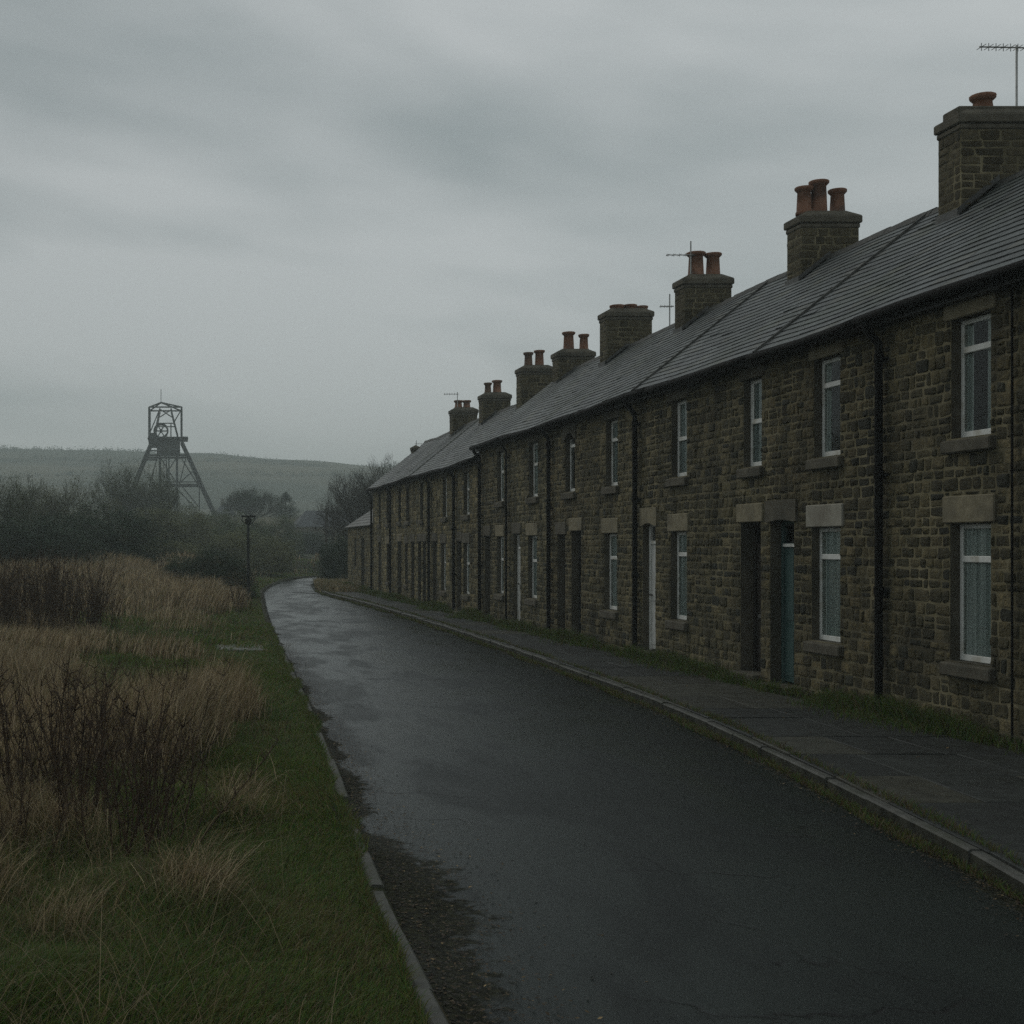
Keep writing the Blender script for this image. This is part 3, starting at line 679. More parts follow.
# ------------------------------------------------------------------ the terrace
NE, NR, FE, FR = 4.65, 6.60, 4.33, 6.30
GW = dict(z0=.74, z1=2.2); UW = dict(z0=3.10, z1=4.36)
def gw(a, b, **k): return dict(GW, y0=a, y1=b, lint=k.pop('lint', 'dressed'), lt=k.pop('lt', .29), **k)
def uw(a, b, **k): return dict(UW, y0=a, y1=b, lint=k.pop('lint', 'dressed_dark'), lt=k.pop('lt', .22), up=True, **k)
FG = dict(z0=.58, z1=2.04); FU = dict(z0=2.85, z1=4.06)
def fgw(a, b, **k): return dict(gw(a, b, **k), **FG)
def fuw(a, b, **k): return dict(uw(a, b, lt=.18, **k), **FU)
P_ = lambda *q: list(q)
HOUSES = [
 dict(y0=8.6, y1=15.9, ez=NE, rz=NR, gut=.015, wins=[gw(13.70, 14.42, tr=.74, cur='net'), uw(13.70, 14.40, tr=.74, cur='drapes', lint='dressed'), gw(10.2, 10.95), uw(10.2, 10.95)],
      doors=[dict(y0=11.9, y1=12.7, z1=2.3, m='brown_door', lint='dressed')], pipes=[15.72], thin=[13.28],
      label='nearest stone terraced house, cut off by the right edge of the picture'),
 dict(y0=15.9, y1=18.9, ez=NE, rz=NR, wins=[gw(16.80, 17.56, tr=.74, cur='net', lint='dressed_pale'), uw(16.80, 17.49, tr=.73, cur='drapes', lint='dressed')],
      doors=[dict(y0=18.05, y1=18.78, z1=2.32, zt=1.97, z0=.06, m='teal', fm='teal', lint='dressed_dark', arch=.03, hl=1, tb=1)], pipes=[], chim=[], seams=[(18.72, 0)],
      label='narrow stone terraced house with the teal front door, second from the right edge'),
 dict(y0=18.9, y1=22.95, ez=NE, rz=NR, wins=[uw(19.05, 19.66, tr=.52, cur='dim', sash=1), gw(21.84, 22.54, tr=.74, cur='net'), uw(21.84, 22.52, tr=.5, cur='dim', sash=1)],
      doors=[dict(y0=19.08, y1=19.76, z1=2.30, z0=.14, m='brown_door', lint='dressed', bar=1, ins=.19)], pipes=[],
      label='stone terraced house with a dark brown door beside the neighbouring teal one'),
 dict(y0=22.95, y1=27.1, ez=NE, rz=NR, wins=[gw(25.28, 26.04, tr=.68, cur='net'), uw(25.24, 25.93, tr=.7, cur='dim')],
      doors=[dict(y0=23.26, y1=23.90, z1=2.36, z0=.12, m='white_door', fm='white_paint', lint='dressed', arch=.05, ins=.12)], pipes=[24.06], seams=[(23.7, 0)],
      label='stone terraced house with a white front door right beside a black downpipe'),
 dict(y0=27.1, y1=29.85, ez=NE, rz=NR, wins=[dict(uw(27.94, 28.64, tr=.78, cur='none', arch=.16), z1=4.34)],
      doors=[dict(y0=27.52, y1=28.20, z1=2.27, m='soot_door', lint='dressed'), dict(y0=28.64, y1=29.24, z1=2.2, m='brown_door', lint='dressed_dark')], pipes=[29.62],
      label='narrow stone terraced house with two dark doors under one arched upper window'),
 dict(y0=29.85, y1=33.3, ez=NE, rz=NR, wins=[gw(30.88, 31.66, tr=.6, cur='net'), uw(30.80, 31.57, tr=.6, cur='net')],
      doors=[dict(y0=32.36, y1=33.0, z1=2.25, m='white_door', fm='white_paint', lint='dressed_dark', ins=.10)], pipes=[], thin=[],
      label='stone terraced house with a flaking white door, midway along the row'),
 dict(y0=33.3, y1=36.62, ez=NE, rz=NR, wins=[gw(34.0, 34.7, tr=.6, cur='net'), uw(34.0, 34.7, tr=.6, cur='net')],
      doors=[dict(y0=35.44, y1=36.08, z1=2.22, m='soot_door', lint='dressed_dark')], pipes=[33.42, 36.35],
      label='stone terraced house at the step in the roofline, last of the taller ones'),
 dict(y0=36.65, y1=39.75, ez=FE, rz=FR, wins=[fgw(37.95, 38.75, tr=.6, cur='net', lint='dressed_dark'), fuw(37.95, 38.7, tr=.6, cur='net')],
      doors=[dict(y0=39.0, y1=39.6, z1=2.1, m='brown_door', lint='dressed_dark')], pipes=[39.72],
      label='lower stone terraced house just beyond the step in the roofline'),
 dict(y0=39.75, y1=43.65, ez=FE, rz=FR, wins=[fgw(41.25, 42.0, tr=.6, cur='net', lint='dressed_dark'), fuw(41.1, 41.75, tr=.6, cur='half')],
      doors=[dict(y0=42.7, y1=43.35, z1=2.1, m='brown_door', lint='dressed_dark')], pipes=[43.62],
      label='lower stone terraced house, second beyond the step in the roofline'),
 dict(y0=43.65, y1=46.4, ez=FE, rz=FR, wins=[fuw(45.0, 45.6, tr=.6, cur='none', paint='brown_door')],
      doors=[dict(y0=44.5, y1=45.1, z1=2.1, m='soot_door', lint='dressed_dark'), dict(y0=45.35, y1=46.0, z1=2.1, m='brown_door', lint='dressed_dark')], pipes=[], seams=[(46.3, 1)],
      label='lower stone terraced house on the near side of the pale roof seam'),
 dict(y0=46.4, y1=51.45, ez=FE, rz=FR, wins=[fuw(47.7, 48.35, tr=.6, cur='none', paint='brown_door'), fuw(49.4, 50.0, tr=.6, cur='none', paint='brown_door'), fgw(48.0, 48.6, tr=.6, cur='none', paint='brown_door', lint='dressed_dark')],
      doors=[dict(y0=46.65, y1=47.3, z1=2.1, m='soot_door', lint='dressed_dark'), dict(y0=49.35, y1=50.2, z1=2.12, m='soot_door', lint='dressed')], pipes=[51.42],
      label='lower stone terraced house beyond the pale roof seam, last but one of the row'),
 dict(y0=51.45, y1=56.45, ez=FE, rz=FR, wins=[fuw(52.2, 52.75, tr=.6, cur='none', paint='brown_door'), fuw(54.35, 54.9, tr=.6, cur='none', paint='brown_door'), fgw(52.2, 52.75, tr=.6, cur='none', paint='brown_door', lint='dressed')],
      doors=[dict(y0=54.3, y1=54.95, z1=2.1, m='soot_door', lint='dressed_dark')], pipes=[56.38],
      label='stone terraced house at the far end of the row, its gable towards the bare tree'),
]
NCOURSE = make_courses(-.04, NE - .02, .09, .16, random.Random(5))
FCOURSE = make_courses(-.04, FE - .02, .10, .17, random.Random(6))
def jt(b, i): return .11 * (1 if (int(b * 10) + i) % 2 else -1) * (.5 + .5 * math.sin(i * 2.7 + b))
house_roots = []
for hi_, h in enumerate(HOUSES):
    root = empty('terraced_house', (WX, (h['y0'] + h['y1']) / 2, 0), h['label'], 'house', 'terraced houses along the street')
    house_roots.append(root); y0, y1, ez, rz = h['y0'], h['y1'], h['ez'], h['rz']
    mb = MB(); holes = []; excl = []
    for w in h['wins']:
        holes.append((w['y0'], w['y1'], w['z0'], w['z1'])); e = .10
        zt = w['z1'] + w['lt']
        excl += [(w['y0'], w['y1'], w['z0'], w['z1']), (w['y0'] - e, w['y1'] + e, w['z1'] - w.get('arch', 0), zt), (w['y0'] - .09, w['y1'] + .09, w['z0'] - .16, w['z0'])]
    for d in h['doors']:
        holes.append((d['y0'], d['y1'], 0.0, d['z1'])); excl += [(d['y0'], d['y1'], -.1, d['z1']), (d['y0'] - .1, d['y1'] + .1, d['z1'] - d.get('arch', 0), d['z1'] + .27)]
    holed_front(mb, y0, y1, -.2, ez - .01, holes)
    a, b = y0 + .004, y1 - .004
    for yy, fl in ((a, 0), (b, 1)):
        vs = [(WX, yy, -.2), (BX, yy, -.2), (BX, yy, ez - .03), (RX, yy, rz - .06), (WX, yy, ez + .05)]
        mb.add(vs, [(0, 1, 2, 3, 4) if fl == 0 else (4, 3, 2, 1, 0)], 0)
    mb.add([(BX, a, -.2), (BX, b, -.2), (BX, b, ez), (BX, a, ez)], [(0, 1, 2, 3)], 0)
    # first floor inside, so no light runs through
    mb.add([(WX + .31, a, 2.7), (BX, a, 2.7), (BX, b, 2.7), (WX + .31, b, 2.7)], [(0, 1, 2, 3)], 3)
    r = random.Random(100 + hi_); hk = [1.0, .96, 1.1, 1.2, 1.05, 1.25, 1.1, 1.75, 1.95, 1.8, 2.0, 2.1][hi_]; hw = [1, 1.02, .98, 1.0, 1.03, .97, 1, 1.02, 1, .98, 1.02, 1.0][hi_]  # far houses' stone is paler: own colour, with haze lightening put into the tint
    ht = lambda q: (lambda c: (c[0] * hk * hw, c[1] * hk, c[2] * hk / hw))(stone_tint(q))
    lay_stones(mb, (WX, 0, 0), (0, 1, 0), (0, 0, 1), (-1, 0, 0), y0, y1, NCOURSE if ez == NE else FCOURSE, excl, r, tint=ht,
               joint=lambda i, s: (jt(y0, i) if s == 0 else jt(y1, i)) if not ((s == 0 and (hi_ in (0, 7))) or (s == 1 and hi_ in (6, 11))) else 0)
    if hi_ == 11:                  # far gable
        k = (rz - ez) / (RX - EX)
        lay_stones(mb, (WX, y1 - .004, 0), (1, 0, 0), (0, 0, 1), (0, 1, 0), 0, BX - WX, make_courses(-.04, rz - .1, .13, .22, r), [], r,
                   clip=lambda u, z: z < ez + k * (min(u, BX - WX - u) + .2))
    if hi_ == 6:
        k = (rz - ez) / (RX - EX)
        lay_stones(mb, (WX, y1 - .004, 0), (1, 0, 0), (0, 0, 1), (0, 1, 0), 0, BX - WX, make_courses(4.0, rz - .1, .13, .22, r), [], r,
                   clip=lambda u, z: z < ez + k * (min(u, BX - WX - u) + .2))
    mb.build('wall', [M['mortar'], M['stone'], M['dressed_dark'], M['room']], root)
    build_roof(h, root)
    for w in h['wins']:
        build_window(root, w); build_lintel(root, w['y0'], w['y1'], w['z1'], w['z1'] + w['lt'] if not w.get('up') else min(w['z1'] + w['lt'], ez - .03), w['lint'], w.get('arch', 0))
    for d in h['doors']:
        build_lintel(root, d['y0'], d['y1'], d['z1'], d['z1'] + .27, d['lint'], d.get('arch', 0)); build_door(root, d)
    for p in h['pipes']: build_pipe(root, p, ez, .028 if p == 33.42 else .045)
    for p in h.get('thin', []): build_pipe(root, p, ez, .012, swan=False)

PT = lambda x, h_, r=.115, b=0: (x, h_, r, b)
CH = [ # house index, near face y, top z, pots (offset across, height)
 (1, 17.2, 7.57, [PT(-.06, .26, .125)], .98, True), (2, 21.64, 7.36, [PT(-.30, .46, .115), PT(-.06, .56, .125), PT(.24, .42, .115)], .92, False),
 (3, 26.6, 7.34, [PT(-.14, .50, .15), PT(.2, .48, .135)], .93, False), (5, 31.2, 7.48, [PT(-.2, .13, .14), PT(.1, .14, .13), PT(.38, .11, .11)], 1.05, False),
 (6, 35.35, 7.14, [PT(-.12, .50, .14), PT(.28, .44, .115)], .95, False), (7, 39.1, 7.22, [PT(-.2, .42, .12, 1), PT(.12, .48, .13)], .97, False),
 (9, 44.1, 7.0, [PT(-.22, .36, .11, 1), PT(.08, .44, .14)], .92, False), (10, 48.9, 7.0, [PT(-.18, .30, .135), PT(.12, .30, .13)], .9, False)]
for hi_, y, zt, pots, w, pl in CH:
    h = HOUSES[hi_]; build_chimney(house_roots[hi_], y, zt, pots, w, .5, RX, 5.5, (h['ez'], h['rz']), pl)
build_chimney(house_roots[11], 55.9, 6.15, [], .3, .3, 9.98, 5.2)

# low outbuilding beyond the far gable
ob = empty('outbuilding', (9.6, 60.5, 0), 'low stone outbuilding with lean roof, beyond the far gable of the terrace', 'outbuilding')
a, b, xe, xr, ze_, zr_ = 56.5, 64.6, 8.28, 9.9, 2.87, 4.0
mb = MB(); dh = [(59.0, 60.0, 0, 2.3), (61.6, 62.3, 1.0, 2.3)]
holed_front(mb, a, b, -.2, ze_, dh)
mb.add([(xe, b, -.2), (11.5, b, -.2), (11.5, b, ze_), (xr, b, zr_ - .04), (xe, b, ze_)], [(4, 3, 2, 1, 0)], 0)
mb.add([(11.5, a, -.2), (11.5, b, -.2), (11.5, b, ze_), (11.5, a, ze_)], [(0, 1, 2, 3)], 0)
r = random.Random(8); cs = make_courses(-.04, ze_ - .02, .12, .2, r)
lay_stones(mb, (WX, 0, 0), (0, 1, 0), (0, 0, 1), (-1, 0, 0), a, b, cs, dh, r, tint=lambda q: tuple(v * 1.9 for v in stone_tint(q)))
lay_stones(mb, (xe, b, 0), (1, 0, 0), (0, 0, 1), (0, 1, 0), 0, 3.2, cs, [], r)
mb.build('wall', [M['mortar'], M['stone'], M['dressed_dark']], ob)
mb = MB(); n = 8
for i in range(n):
    t0, t1 = i / n, (i + 1.2) / n
    for x_e, x_r in ((xe - .15, xr), (2 * xr - xe + .15, xr)):
        p = (x_e + (x_r - x_e) * t0, ze_ - .05 + (zr_ - ze_ + .05) * t0 + .03); q = (x_e + (x_r - x_e) * min(1, t1), ze_ - .05 + (zr_ - ze_ + .05) * min(1, t1) + .006)
        yy = a
        while yy < b + .12:
            e_ = min(b + .12, yy + r.uniform(.4, .6)); l = r.uniform(.7, 1.2)
            c = (.06 * l, .058 * l, .05 * l)
            mb.add([(p[0], yy + .004, p[1]), (p[0], e_, p[1]), (q[0], e_, q[1]), (q[0], yy + .004, q[1]), (p[0], yy + .004, p[1] - .03), (p[0], e_, p[1] - .03)], [(0, 1, 2, 3), (4, 5, 1, 0)], 0, c); yy = e_
mb.build('roof', M['slate'], ob)
mb = MB(); mb.box(WX + .12, WX + .18, 59.0, 60.0, 0, 2.3); mb.build('door', M['brown_door'], ob)
mb = MB(); mb.box(WX + .14, WX + .18, 61.6, 62.3, 1.0, 2.3); mb.build('shutter', M['brown_door'], ob)

# television aerials
def aerial(x, y, z0, z1, zb, xa, xb, ne, el, label, tilt=0):
    root = empty('tv_aerial', (x, y, z0), label, 'aerial', 'television aerials on the chimneys')
    mb = MB(); mb.tube([(x, y, z0), (x, y, z1)], .014, 6); mb.build('mast', M['metal'], root)
    mb = MB(); mb.tube([(xa, y - .03, zb + tilt), (xb, y - .03, zb)], .011, 5); mb.build('boom', M['metal'], root)
    mb = MB()
    for k in range(ne):
        xx = xa + (xb - xa) * (k + .3) / ne; zz = zb + tilt * (1 - (k + .3) / ne)
        mb.tube([(xx, y - .03, zz - el), (xx, y - .03, zz + el)], .006, 4)
        mb.tube([(xx, y - .13, zz), (xx, y + .07, zz)], .005, 4)
    mb.build('elements', M['metal'], root)
aerial(10.86, 17.42, 7.48, 8.42, 8.37, 10.36, 11.30, 10, .05, 'tall aerial with a many-toothed boom above the nearest chimney', .02)
aerial(10.22, 26.75, 7.2, 8.0, 7.72, 9.72, 10.30, 5, .03, 'thin aerial beside the two wide pots of the third chimney')
aerial(10.48, 28.6, 6.55, 7.3, 7.03, 10.26, 10.56, 4, .03, 'small low aerial on the ridge behind the third chimney')
aerial(10.25, 49.0, 6.95, 7.55, 7.47, 9.75, 10.3, 6, .04, 'small aerial over the farthest chimney with pots')
aerial(10.02, 56.05, 6.1, 6.35, 6.2, 9.95, 10.6, 3, .03, 'faint aerial on the stub chimney of the last house')

# ------------------------------------------------------------------ plants
def segs_to_tubes(P, Q, r0, r1):
    P, Q = np.array(P), np.array(Q); r0, r1 = np.array(r0)[:, None], np.array(r1)[:, None]
    d = Q - P; d /= np.linalg.norm(d, axis=1, keepdims=True) + 1e-9
    ref = np.where(np.abs(d[:, 2:3]) < .9, np.array([[0, 0, 1.]]), np.array([[1., 0, 0]]))
    a = np.cross(d, ref); a /= np.linalg.norm(a, axis=1, keepdims=True); b = np.cross(d, a)
    vs = []
    for base, r in ((P, r0), (Q, r1)):
        for k in range(3):
            t = 2 * math.pi * k / 3; vs.append(base + (a * math.cos(t) + b * math.sin(t)) * r)
    v = np.stack(vs, 1).reshape(-1, 3); n = len(P); o = (np.arange(n) * 6)[:, None]
    f = np.concatenate([o + np.array([[k, (k + 1) % 3, 3 + (k + 1) % 3, 3 + k]]) for k in range(3)])
    return v, f
def grow(r, out, p, d, ln, rad, lev, up, spread, nkids, wob=.22):
    """one branch of a few segments, then its kids"""
    n = 3 if lev > 0 else 2; pts = [p]
    for k in range(n):
        d = (d + Vector((r.gauss(0, wob), r.gauss(0, wob), r.gauss(0, wob) + up * .25))).normalized()
        q = p + d * ln / n; f0, f1 = 1 - .45 * k / n, 1 - .45 * (k + 1) / n
        out[0].append(tuple(p)); out[1].append(tuple(q)); out[2].append(rad * f0); out[3].append(rad * f1)
        p = q; pts.append((p, d.copy(), rad * f1))
    out[4].append(tuple(p))
    if lev > 0:
        for j in range(nkids[lev]):
            q, dd, rr = pts[1 + min(n - 1, int(r.random() ** .6 * n))]
            a = Vector((r.gauss(0, 1), r.gauss(0, 1), r.gauss(0, .7))).normalized()
            grow(r, out, q, (dd + a * spread).normalized(), ln * r.uniform(.5, .8), max(.006, rr * .62), lev - 1, up, spread, nkids, wob)
def plant_mesh(seed, kind):
    r = random.Random(seed); out = [[], [], [], [], []]
    if kind == 'shrub':
        for k in range(16):
            t = r.uniform(0, 6.28); e = r.random() ** .5
            d = Vector((math.cos(t) * e * 1.3, math.sin(t) * e * 1.3, 1 - .5 * e)).normalized()
            grow(r, out, Vector((math.cos(t) * .5 * e, math.sin(t) * .5 * e, 0)), d, r.uniform(1.4, 2.5), .035, 3, .3, .75, {3: 6, 2: 6, 1: 5})
    elif kind == 'fan':
        for k in range(13):
            t = r.uniform(0, 6.28); e = r.random() ** .5
            d = Vector((math.cos(t) * e * .9, math.sin(t) * e * .9, 1)).normalized()
            grow(r, out, Vector((math.cos(t) * .3 * e, math.sin(t) * .3 * e, 0)), d, r.uniform(1.7, 2.8), .04, 3, .75, .5, {3: 6, 2: 7, 1: 6}, .14)
    elif kind == 'tree':
        grow(r, out, Vector((0, 0, 0)), Vector((0, 0, 1)), 2.0, .22, 0, 0, .5, {}, .03)
        for k in range(15):
            t = r.uniform(0, 6.28); e = r.uniform(.1, 1.5)
            d = Vector((math.cos(t) * e, math.sin(t) * e, 1)).normalized()
            grow(r, out, Vector((0, 0, 1.2 + r.random() * .8)), d, r.uniform(2.2, 3.2), .10, 4, .42, .55, {4: 5, 3: 5, 2: 6, 1: 5}, .11)
    elif kind == 'cone':
        grow(r, out, Vector((0, 0, 0)), Vector((0, 0, 1)), 5, .12, 0, 0, .5, {}, .02)
        for k in range(110):
            z = .4 + 4.4 * r.random(); t = r.uniform(0, 6.28); l = (5.3 - z) * .28 * r.uniform(.6, 1.1)
            grow(r, out, Vector((0, 0, z)), Vector((math.cos(t), math.sin(t), .3)).normalized(), l, .02, 1, .1, .7, {1: 7})
    P, Q = np.array(out[0]), np.array(out[1]); r0, r1 = np.array(out[2]), np.array(out[3])
    kx, ky, kz = np.percentile(np.abs(Q[:, 0]), 93), np.percentile(np.abs(Q[:, 1]), 93), np.percentile(Q[:, 2], 96)
    def inside(A):
        zz = A[:, 2] / kz; e = (A[:, 0] / kx) ** 2 + (A[:, 1] / ky) ** 2
        return (e + (np.clip(zz - .35, 0, 9) / .72) ** 2 < 1.25 + .25 * np.sin(A[:, 0] * 4 + 1) * np.sin(A[:, 1] * 4)) if kind != 'cone' else zz < 1.2
    ok = inside(Q); T = np.array(out[4]); T = T[inside(T)]
    v, f = segs_to_tubes(P[ok], Q[ok], r0[ok], r1[ok])
    return v, f, T
def leaves(tips, n, size, spread, seed):
    g_ = np.random.default_rng(seed); c = tips[g_.integers(0, len(tips), n)] + g_.normal(0, spread, (n, 3))
    c[:, 2] = np.abs(c[:, 2]) + .02
    a = g_.normal(0, 1, (n, 3)); a /= np.linalg.norm(a, axis=1, keepdims=True); b = np.cross(a, g_.normal(0, 1, (n, 3))); b /= np.linalg.norm(b, axis=1, keepdims=True)
    s = (size * g_.uniform(.5, 1.4, n))[:, None]
    v = np.stack([c - a * s, c + b * s * .5, c + a * s, c - b * s * .5], 1).reshape(-1, 3)
    return v, np.arange(4 * n).reshape(-1, 4)
PROTO = {}
def proto(key, kind, seed, leaf, nl, ls, sp_, low=0):
    v, f, tips = plant_mesh(seed, kind)
    k = np.array([1 / max(1e-6, np.percentile(np.abs(v[:, 0]), 99.5)) * .5, 1 / np.percentile(np.abs(v[:, 1]), 99.5) * .5, 1 / np.percentile(v[:, 2], 99.95)])
    v = v * k; tips = tips * k
    g_ = np.random.default_rng(seed)
    if low:                       # skirts of foliage down to the ground
        q = tips[g_.integers(0, len(tips), len(tips) // 2)].copy(); q[:, 2] *= g_.uniform(.05, .8, len(q)); q[:, :2] *= 1.0
        tips = np.concatenate([tips, q])
    a = npmesh('stems' if kind in ('shrub', 'fan') else 'trunk', v, f, M['bark' if kind == 'tree' else 'twig']); ms = [a.data]
    bpy.data.objects.remove(a)
    if nl:
        lv, lf = leaves(tips, nl, ls, sp_, seed); b = npmesh('foliage', lv, lf, M[leaf]); ms.append(b.data); bpy.data.objects.remove(b)
    else: ms.append(None)
    PROTO[key] = ms
proto('shrub_a', 'shrub', 1, 'leaf_a', 70000, .0078, .026, 1)
proto('shrub_b', 'shrub', 2, 'leaf_b', 76000, .0078, .026, 1)
proto('shrub_c', 'shrub', 3, 'leaf_c', 70000, .0078, .026, 1)
proto('fan_a', 'fan', 4, 'leaf_a', 40000, .0048, .024, 1)
proto('fan_b', 'fan', 5, 'leaf_c', 40000, .0048, .024, 1)
proto('tree_bare', 'tree', 6, None, 0, 0, 0)
proto('tree_round', 'tree', 7, 'leaf_b', 16000, .010, .03)
proto('tree_cone', 'cone', 9, 'leaf_b', 9000, .016, .035)
def plant(key, name, px_, Y, top, wpx, label, cat='shrub', group=None, X=None, rot=0, z=None):
    x = (px_ - 175) / F * Y if X is None else X
    z = float(ground_z(np.array(x), np.array(float(Y)))) - .05 if z is None else z
    hgt = CZ + (546 - top) / F * Y - z; wid = wpx / F * Y
    root = empty(name, (x, Y, z), label, cat, group); root.scale = (wid, wid * .9, hgt); root.rotation_euler = (0, 0, rot)
    for me, nm in zip(PROTO[key], ('trunk' if 'tree' in key else 'stems', 'crown' if 'tree' in key else 'foliage')):
        if me is None: continue
        o = bpy.data.objects.new(nm, me); COL.objects.link(o); o.parent = root
    return root
gS = 'shrubs and scrub beyond the rough grass'  # farther shrubs mostly get paler leaves, mist put into their colour
plant('fan_a', 'shrub', 0, 74, 474, 95, 'twiggy shrub at the left edge, tallest beside the leftmost dark reeds', 'shrub', gS, rot=.3)
plant('fan_b', 'shrub', 66, 82, 476, 110, 'fan-shaped twiggy shrub between the left edge and the headframe', 'shrub', gS, rot=2)
plant('fan_a', 'tree', 132, 120, 461, 95, 'tall rounded bare tree against the left legs of the headframe', 'tree', None, rot=4)
plant('shrub_b', 'shrub', 22, 60, 516, 170, 'dark green thicket right behind the dark reeds at the left edge', 'shrub', gS, rot=1)
plant('shrub_b', 'shrub', 92, 66, 508, 150, 'dark rounded shrub below the fan-shaped one', 'shrub', gS, rot=3)
plant('shrub_c', 'shrub', 165, 92, 505, 105, 'pale brownish shrub hiding the foot of the headframe', 'shrub', gS, rot=5)
plant('shrub_a', 'shrub', 212, 100, 514, 100, 'grey-green shrub under the right leg of the headframe', 'shrub', gS, rot=.8)
plant('shrub_c', 'shrub', 140, 76, 536, 120, 'low brownish shrub at the far edge of the straw grass', 'shrub', gS, rot=2.2)
plant('shrub_b', 'shrub', 208, 52, 549, 100, 'low dark shrub left of the thin lamp pole', 'shrub', gS, rot=1.5)
plant('shrub_c', 'shrub', 262, 84, 530, 90, 'brownish shrub right of the thin lamp pole', 'shrub', gS, rot=3.3, X=4.6)
plant('shrub_a', 'shrub', 232, 110, 512, 80, 'olive shrub behind the top of the thin lamp pole', 'shrub', gS, rot=.1)
plant('shrub_a', 'shrub', 276, 118, 517, 60, 'olive shrub where the road bends out of sight', 'shrub', gS, rot=4.4)
plant('shrub_b', 'shrub', 309, 128, 531, 56, 'small dark shrub under the distant blue-grey roof', 'shrub', gS, rot=4.0)
plant('tree_round', 'tree', 253, 165, 488, 62, 'round leafy tree on the skyline right of the headframe', 'tree', None, rot=1)
plant('tree_cone', 'tree', 286, 175, 494, 26, 'small conical tree between the round tree and the distant roof', 'tree', None)
plant('shrub_b', 'shrub', 333, 74, 537, 44, 'dark evergreen bush on the right side of the bend, by the outbuilding', 'shrub', gS, X=8.95, rot=2)
plant('tree_bare', 'tree', 374, 92, 456, 110, 'large bare tree with fanned branches behind the end of the terrace', 'tree', None, rot=.6, z=-.2)
plant('shrub_a', 'shrub', 356, 96, 526, 52, 'tangled undergrowth below the large bare tree', 'shrub', gS, rot=1, z=-.2)
plant('shrub_a', 'shrub', -70, 70, 490, 130, 'olive shrub just outside the left edge', 'shrub', gS, rot=1)

# grass ---------------------------------------------------------------
def blades(g_, x, y, z, h, w, lean, col, curve=1.0, az=None):
    n = len(x); t = g_.uniform(0, 2 * np.pi, n) if az is None else az; s = g_.uniform(0, 2 * np.pi, n)
    dx, dy = np.cos(t) * lean * h, np.sin(t) * lean * h; wx, wy = np.cos(s) * w, np.sin(s) * w
    def ring(f, lift, wd): return (np.stack([x + dx * f - wx * wd, y + dy * f - wy * wd, z + h * lift], -1), np.stack([x + dx * f + wx * wd, y + dy * f + wy * wd, z + h * lift], -1))
    b0, b1 = ring(0, -.02, 1); m0, m1 = ring(.28, .5, .8); u0, u1 = ring(.62, .83, .5); tip = np.stack([x + dx, y + dy, z + h * (1 - .12 * np.minimum(1, lean * curve))], -1)
    v = np.stack([b0, b1, m0, m1, u0, u1, tip], 1).reshape(-1, 3); o = (np.arange(n) * 7)[:, None]
    f = np.concatenate([o + np.array([[0, 1, 3]]), o + np.array([[0, 3, 2]]), o + np.array([[2, 3, 5]]), o + np.array([[2, 5, 4]]), o + np.array([[4, 5, 6]])])
    return v, f, np.repeat(col, 7, axis=0)
def join(parts):
    V, Fc, C = [], [], []; o = 0
    for v, f, c in parts: V.append(v); Fc.append(f + o); C.append(c); o += len(v)
    return np.concatenate(V), np.concatenate(Fc), np.concatenate(C)
G = np.random.default_rng(3)
def pal(n, cols, var=.3):
    c = np.array(cols)[G.integers(0, len(cols), n)]; return c * G.uniform(1 - var, 1 + var, (n, 1))
GREEN = [(.078, .150, .026), (.108, .172, .032), (.062, .132, .036), (.145, .176, .042)]
OLIVE = [(.14, .135, .045), (.17, .145, .06), (.11, .105, .038)]
STRAW = [(.44, .35, .215), (.34, .26, .155), (.56, .46, .30), (.25, .185, .11)]
BROWN = [(.12, .082, .045), (.17, .118, .066), (.085, .058, .034)]
# where dry grass stands: (x, y, rx, ry, strength), from the photo
DRY = [(-.15, 13.4, .7, 1.5, 1.0), (.45, 15.8, .62, 1.5, 1.0), (-1.5, 12.4, 1.0, 2.0, .9), (.52, 9.9, .34, .55, .75), (-.95, 9.0, .6, .7, .6), (.12, 7.5, .26, .45, .72), (-1.2, 7.6, .35, .45, .5), (-.6, 6.9, .2, .3, .4), (-2.9, 18, 1.7, 3.0, .7),
       (-5, 30, 2.6, 6, .85), (-2.6, 24, 1.3, 2.2, .6), (0.2, 46, 1.8, 9, 1.0), (-3, 48, 5, 10, 1.0), (2.2, 45, .8, 5, .8), (-8, 60, 8, 10, .9), (1.5, 66, 2.5, 8, 1)]
def dryness(x, y):
    d = np.zeros_like(x)
    for a, b, c, e_, s_ in DRY: d = np.maximum(d, s_ * np.clip(1.35 - ((x - a) / c) ** 2 - ((y - b) / e_) ** 2, 0, 1))
    return np.clip(d + .22 * sn(x * 2.2, y * 1.3, 2) - .1 + .42 * np.clip(.45 + sn(x * 1.5, y * .7, 6), 0, 1) * sst(1.0, 1.9, left_x(np.clip(y, -40, 106)) - x) * sst(5, 7, y), 0, 1) * sst(.35, 1.0, left_x(np.clip(y, -40, 106)) - x + .12 * sn(x * 5, y * 2, 3))
def scatter(y0, y1, n, xl=lambda y: -.16 * y - 1.2, edge=.14):
    y = G.uniform(y0, y1, n); lo = xl(y); hi = left_x(y) - edge; x = lo + (hi - lo) * G.random(n); return x, y
parts = []
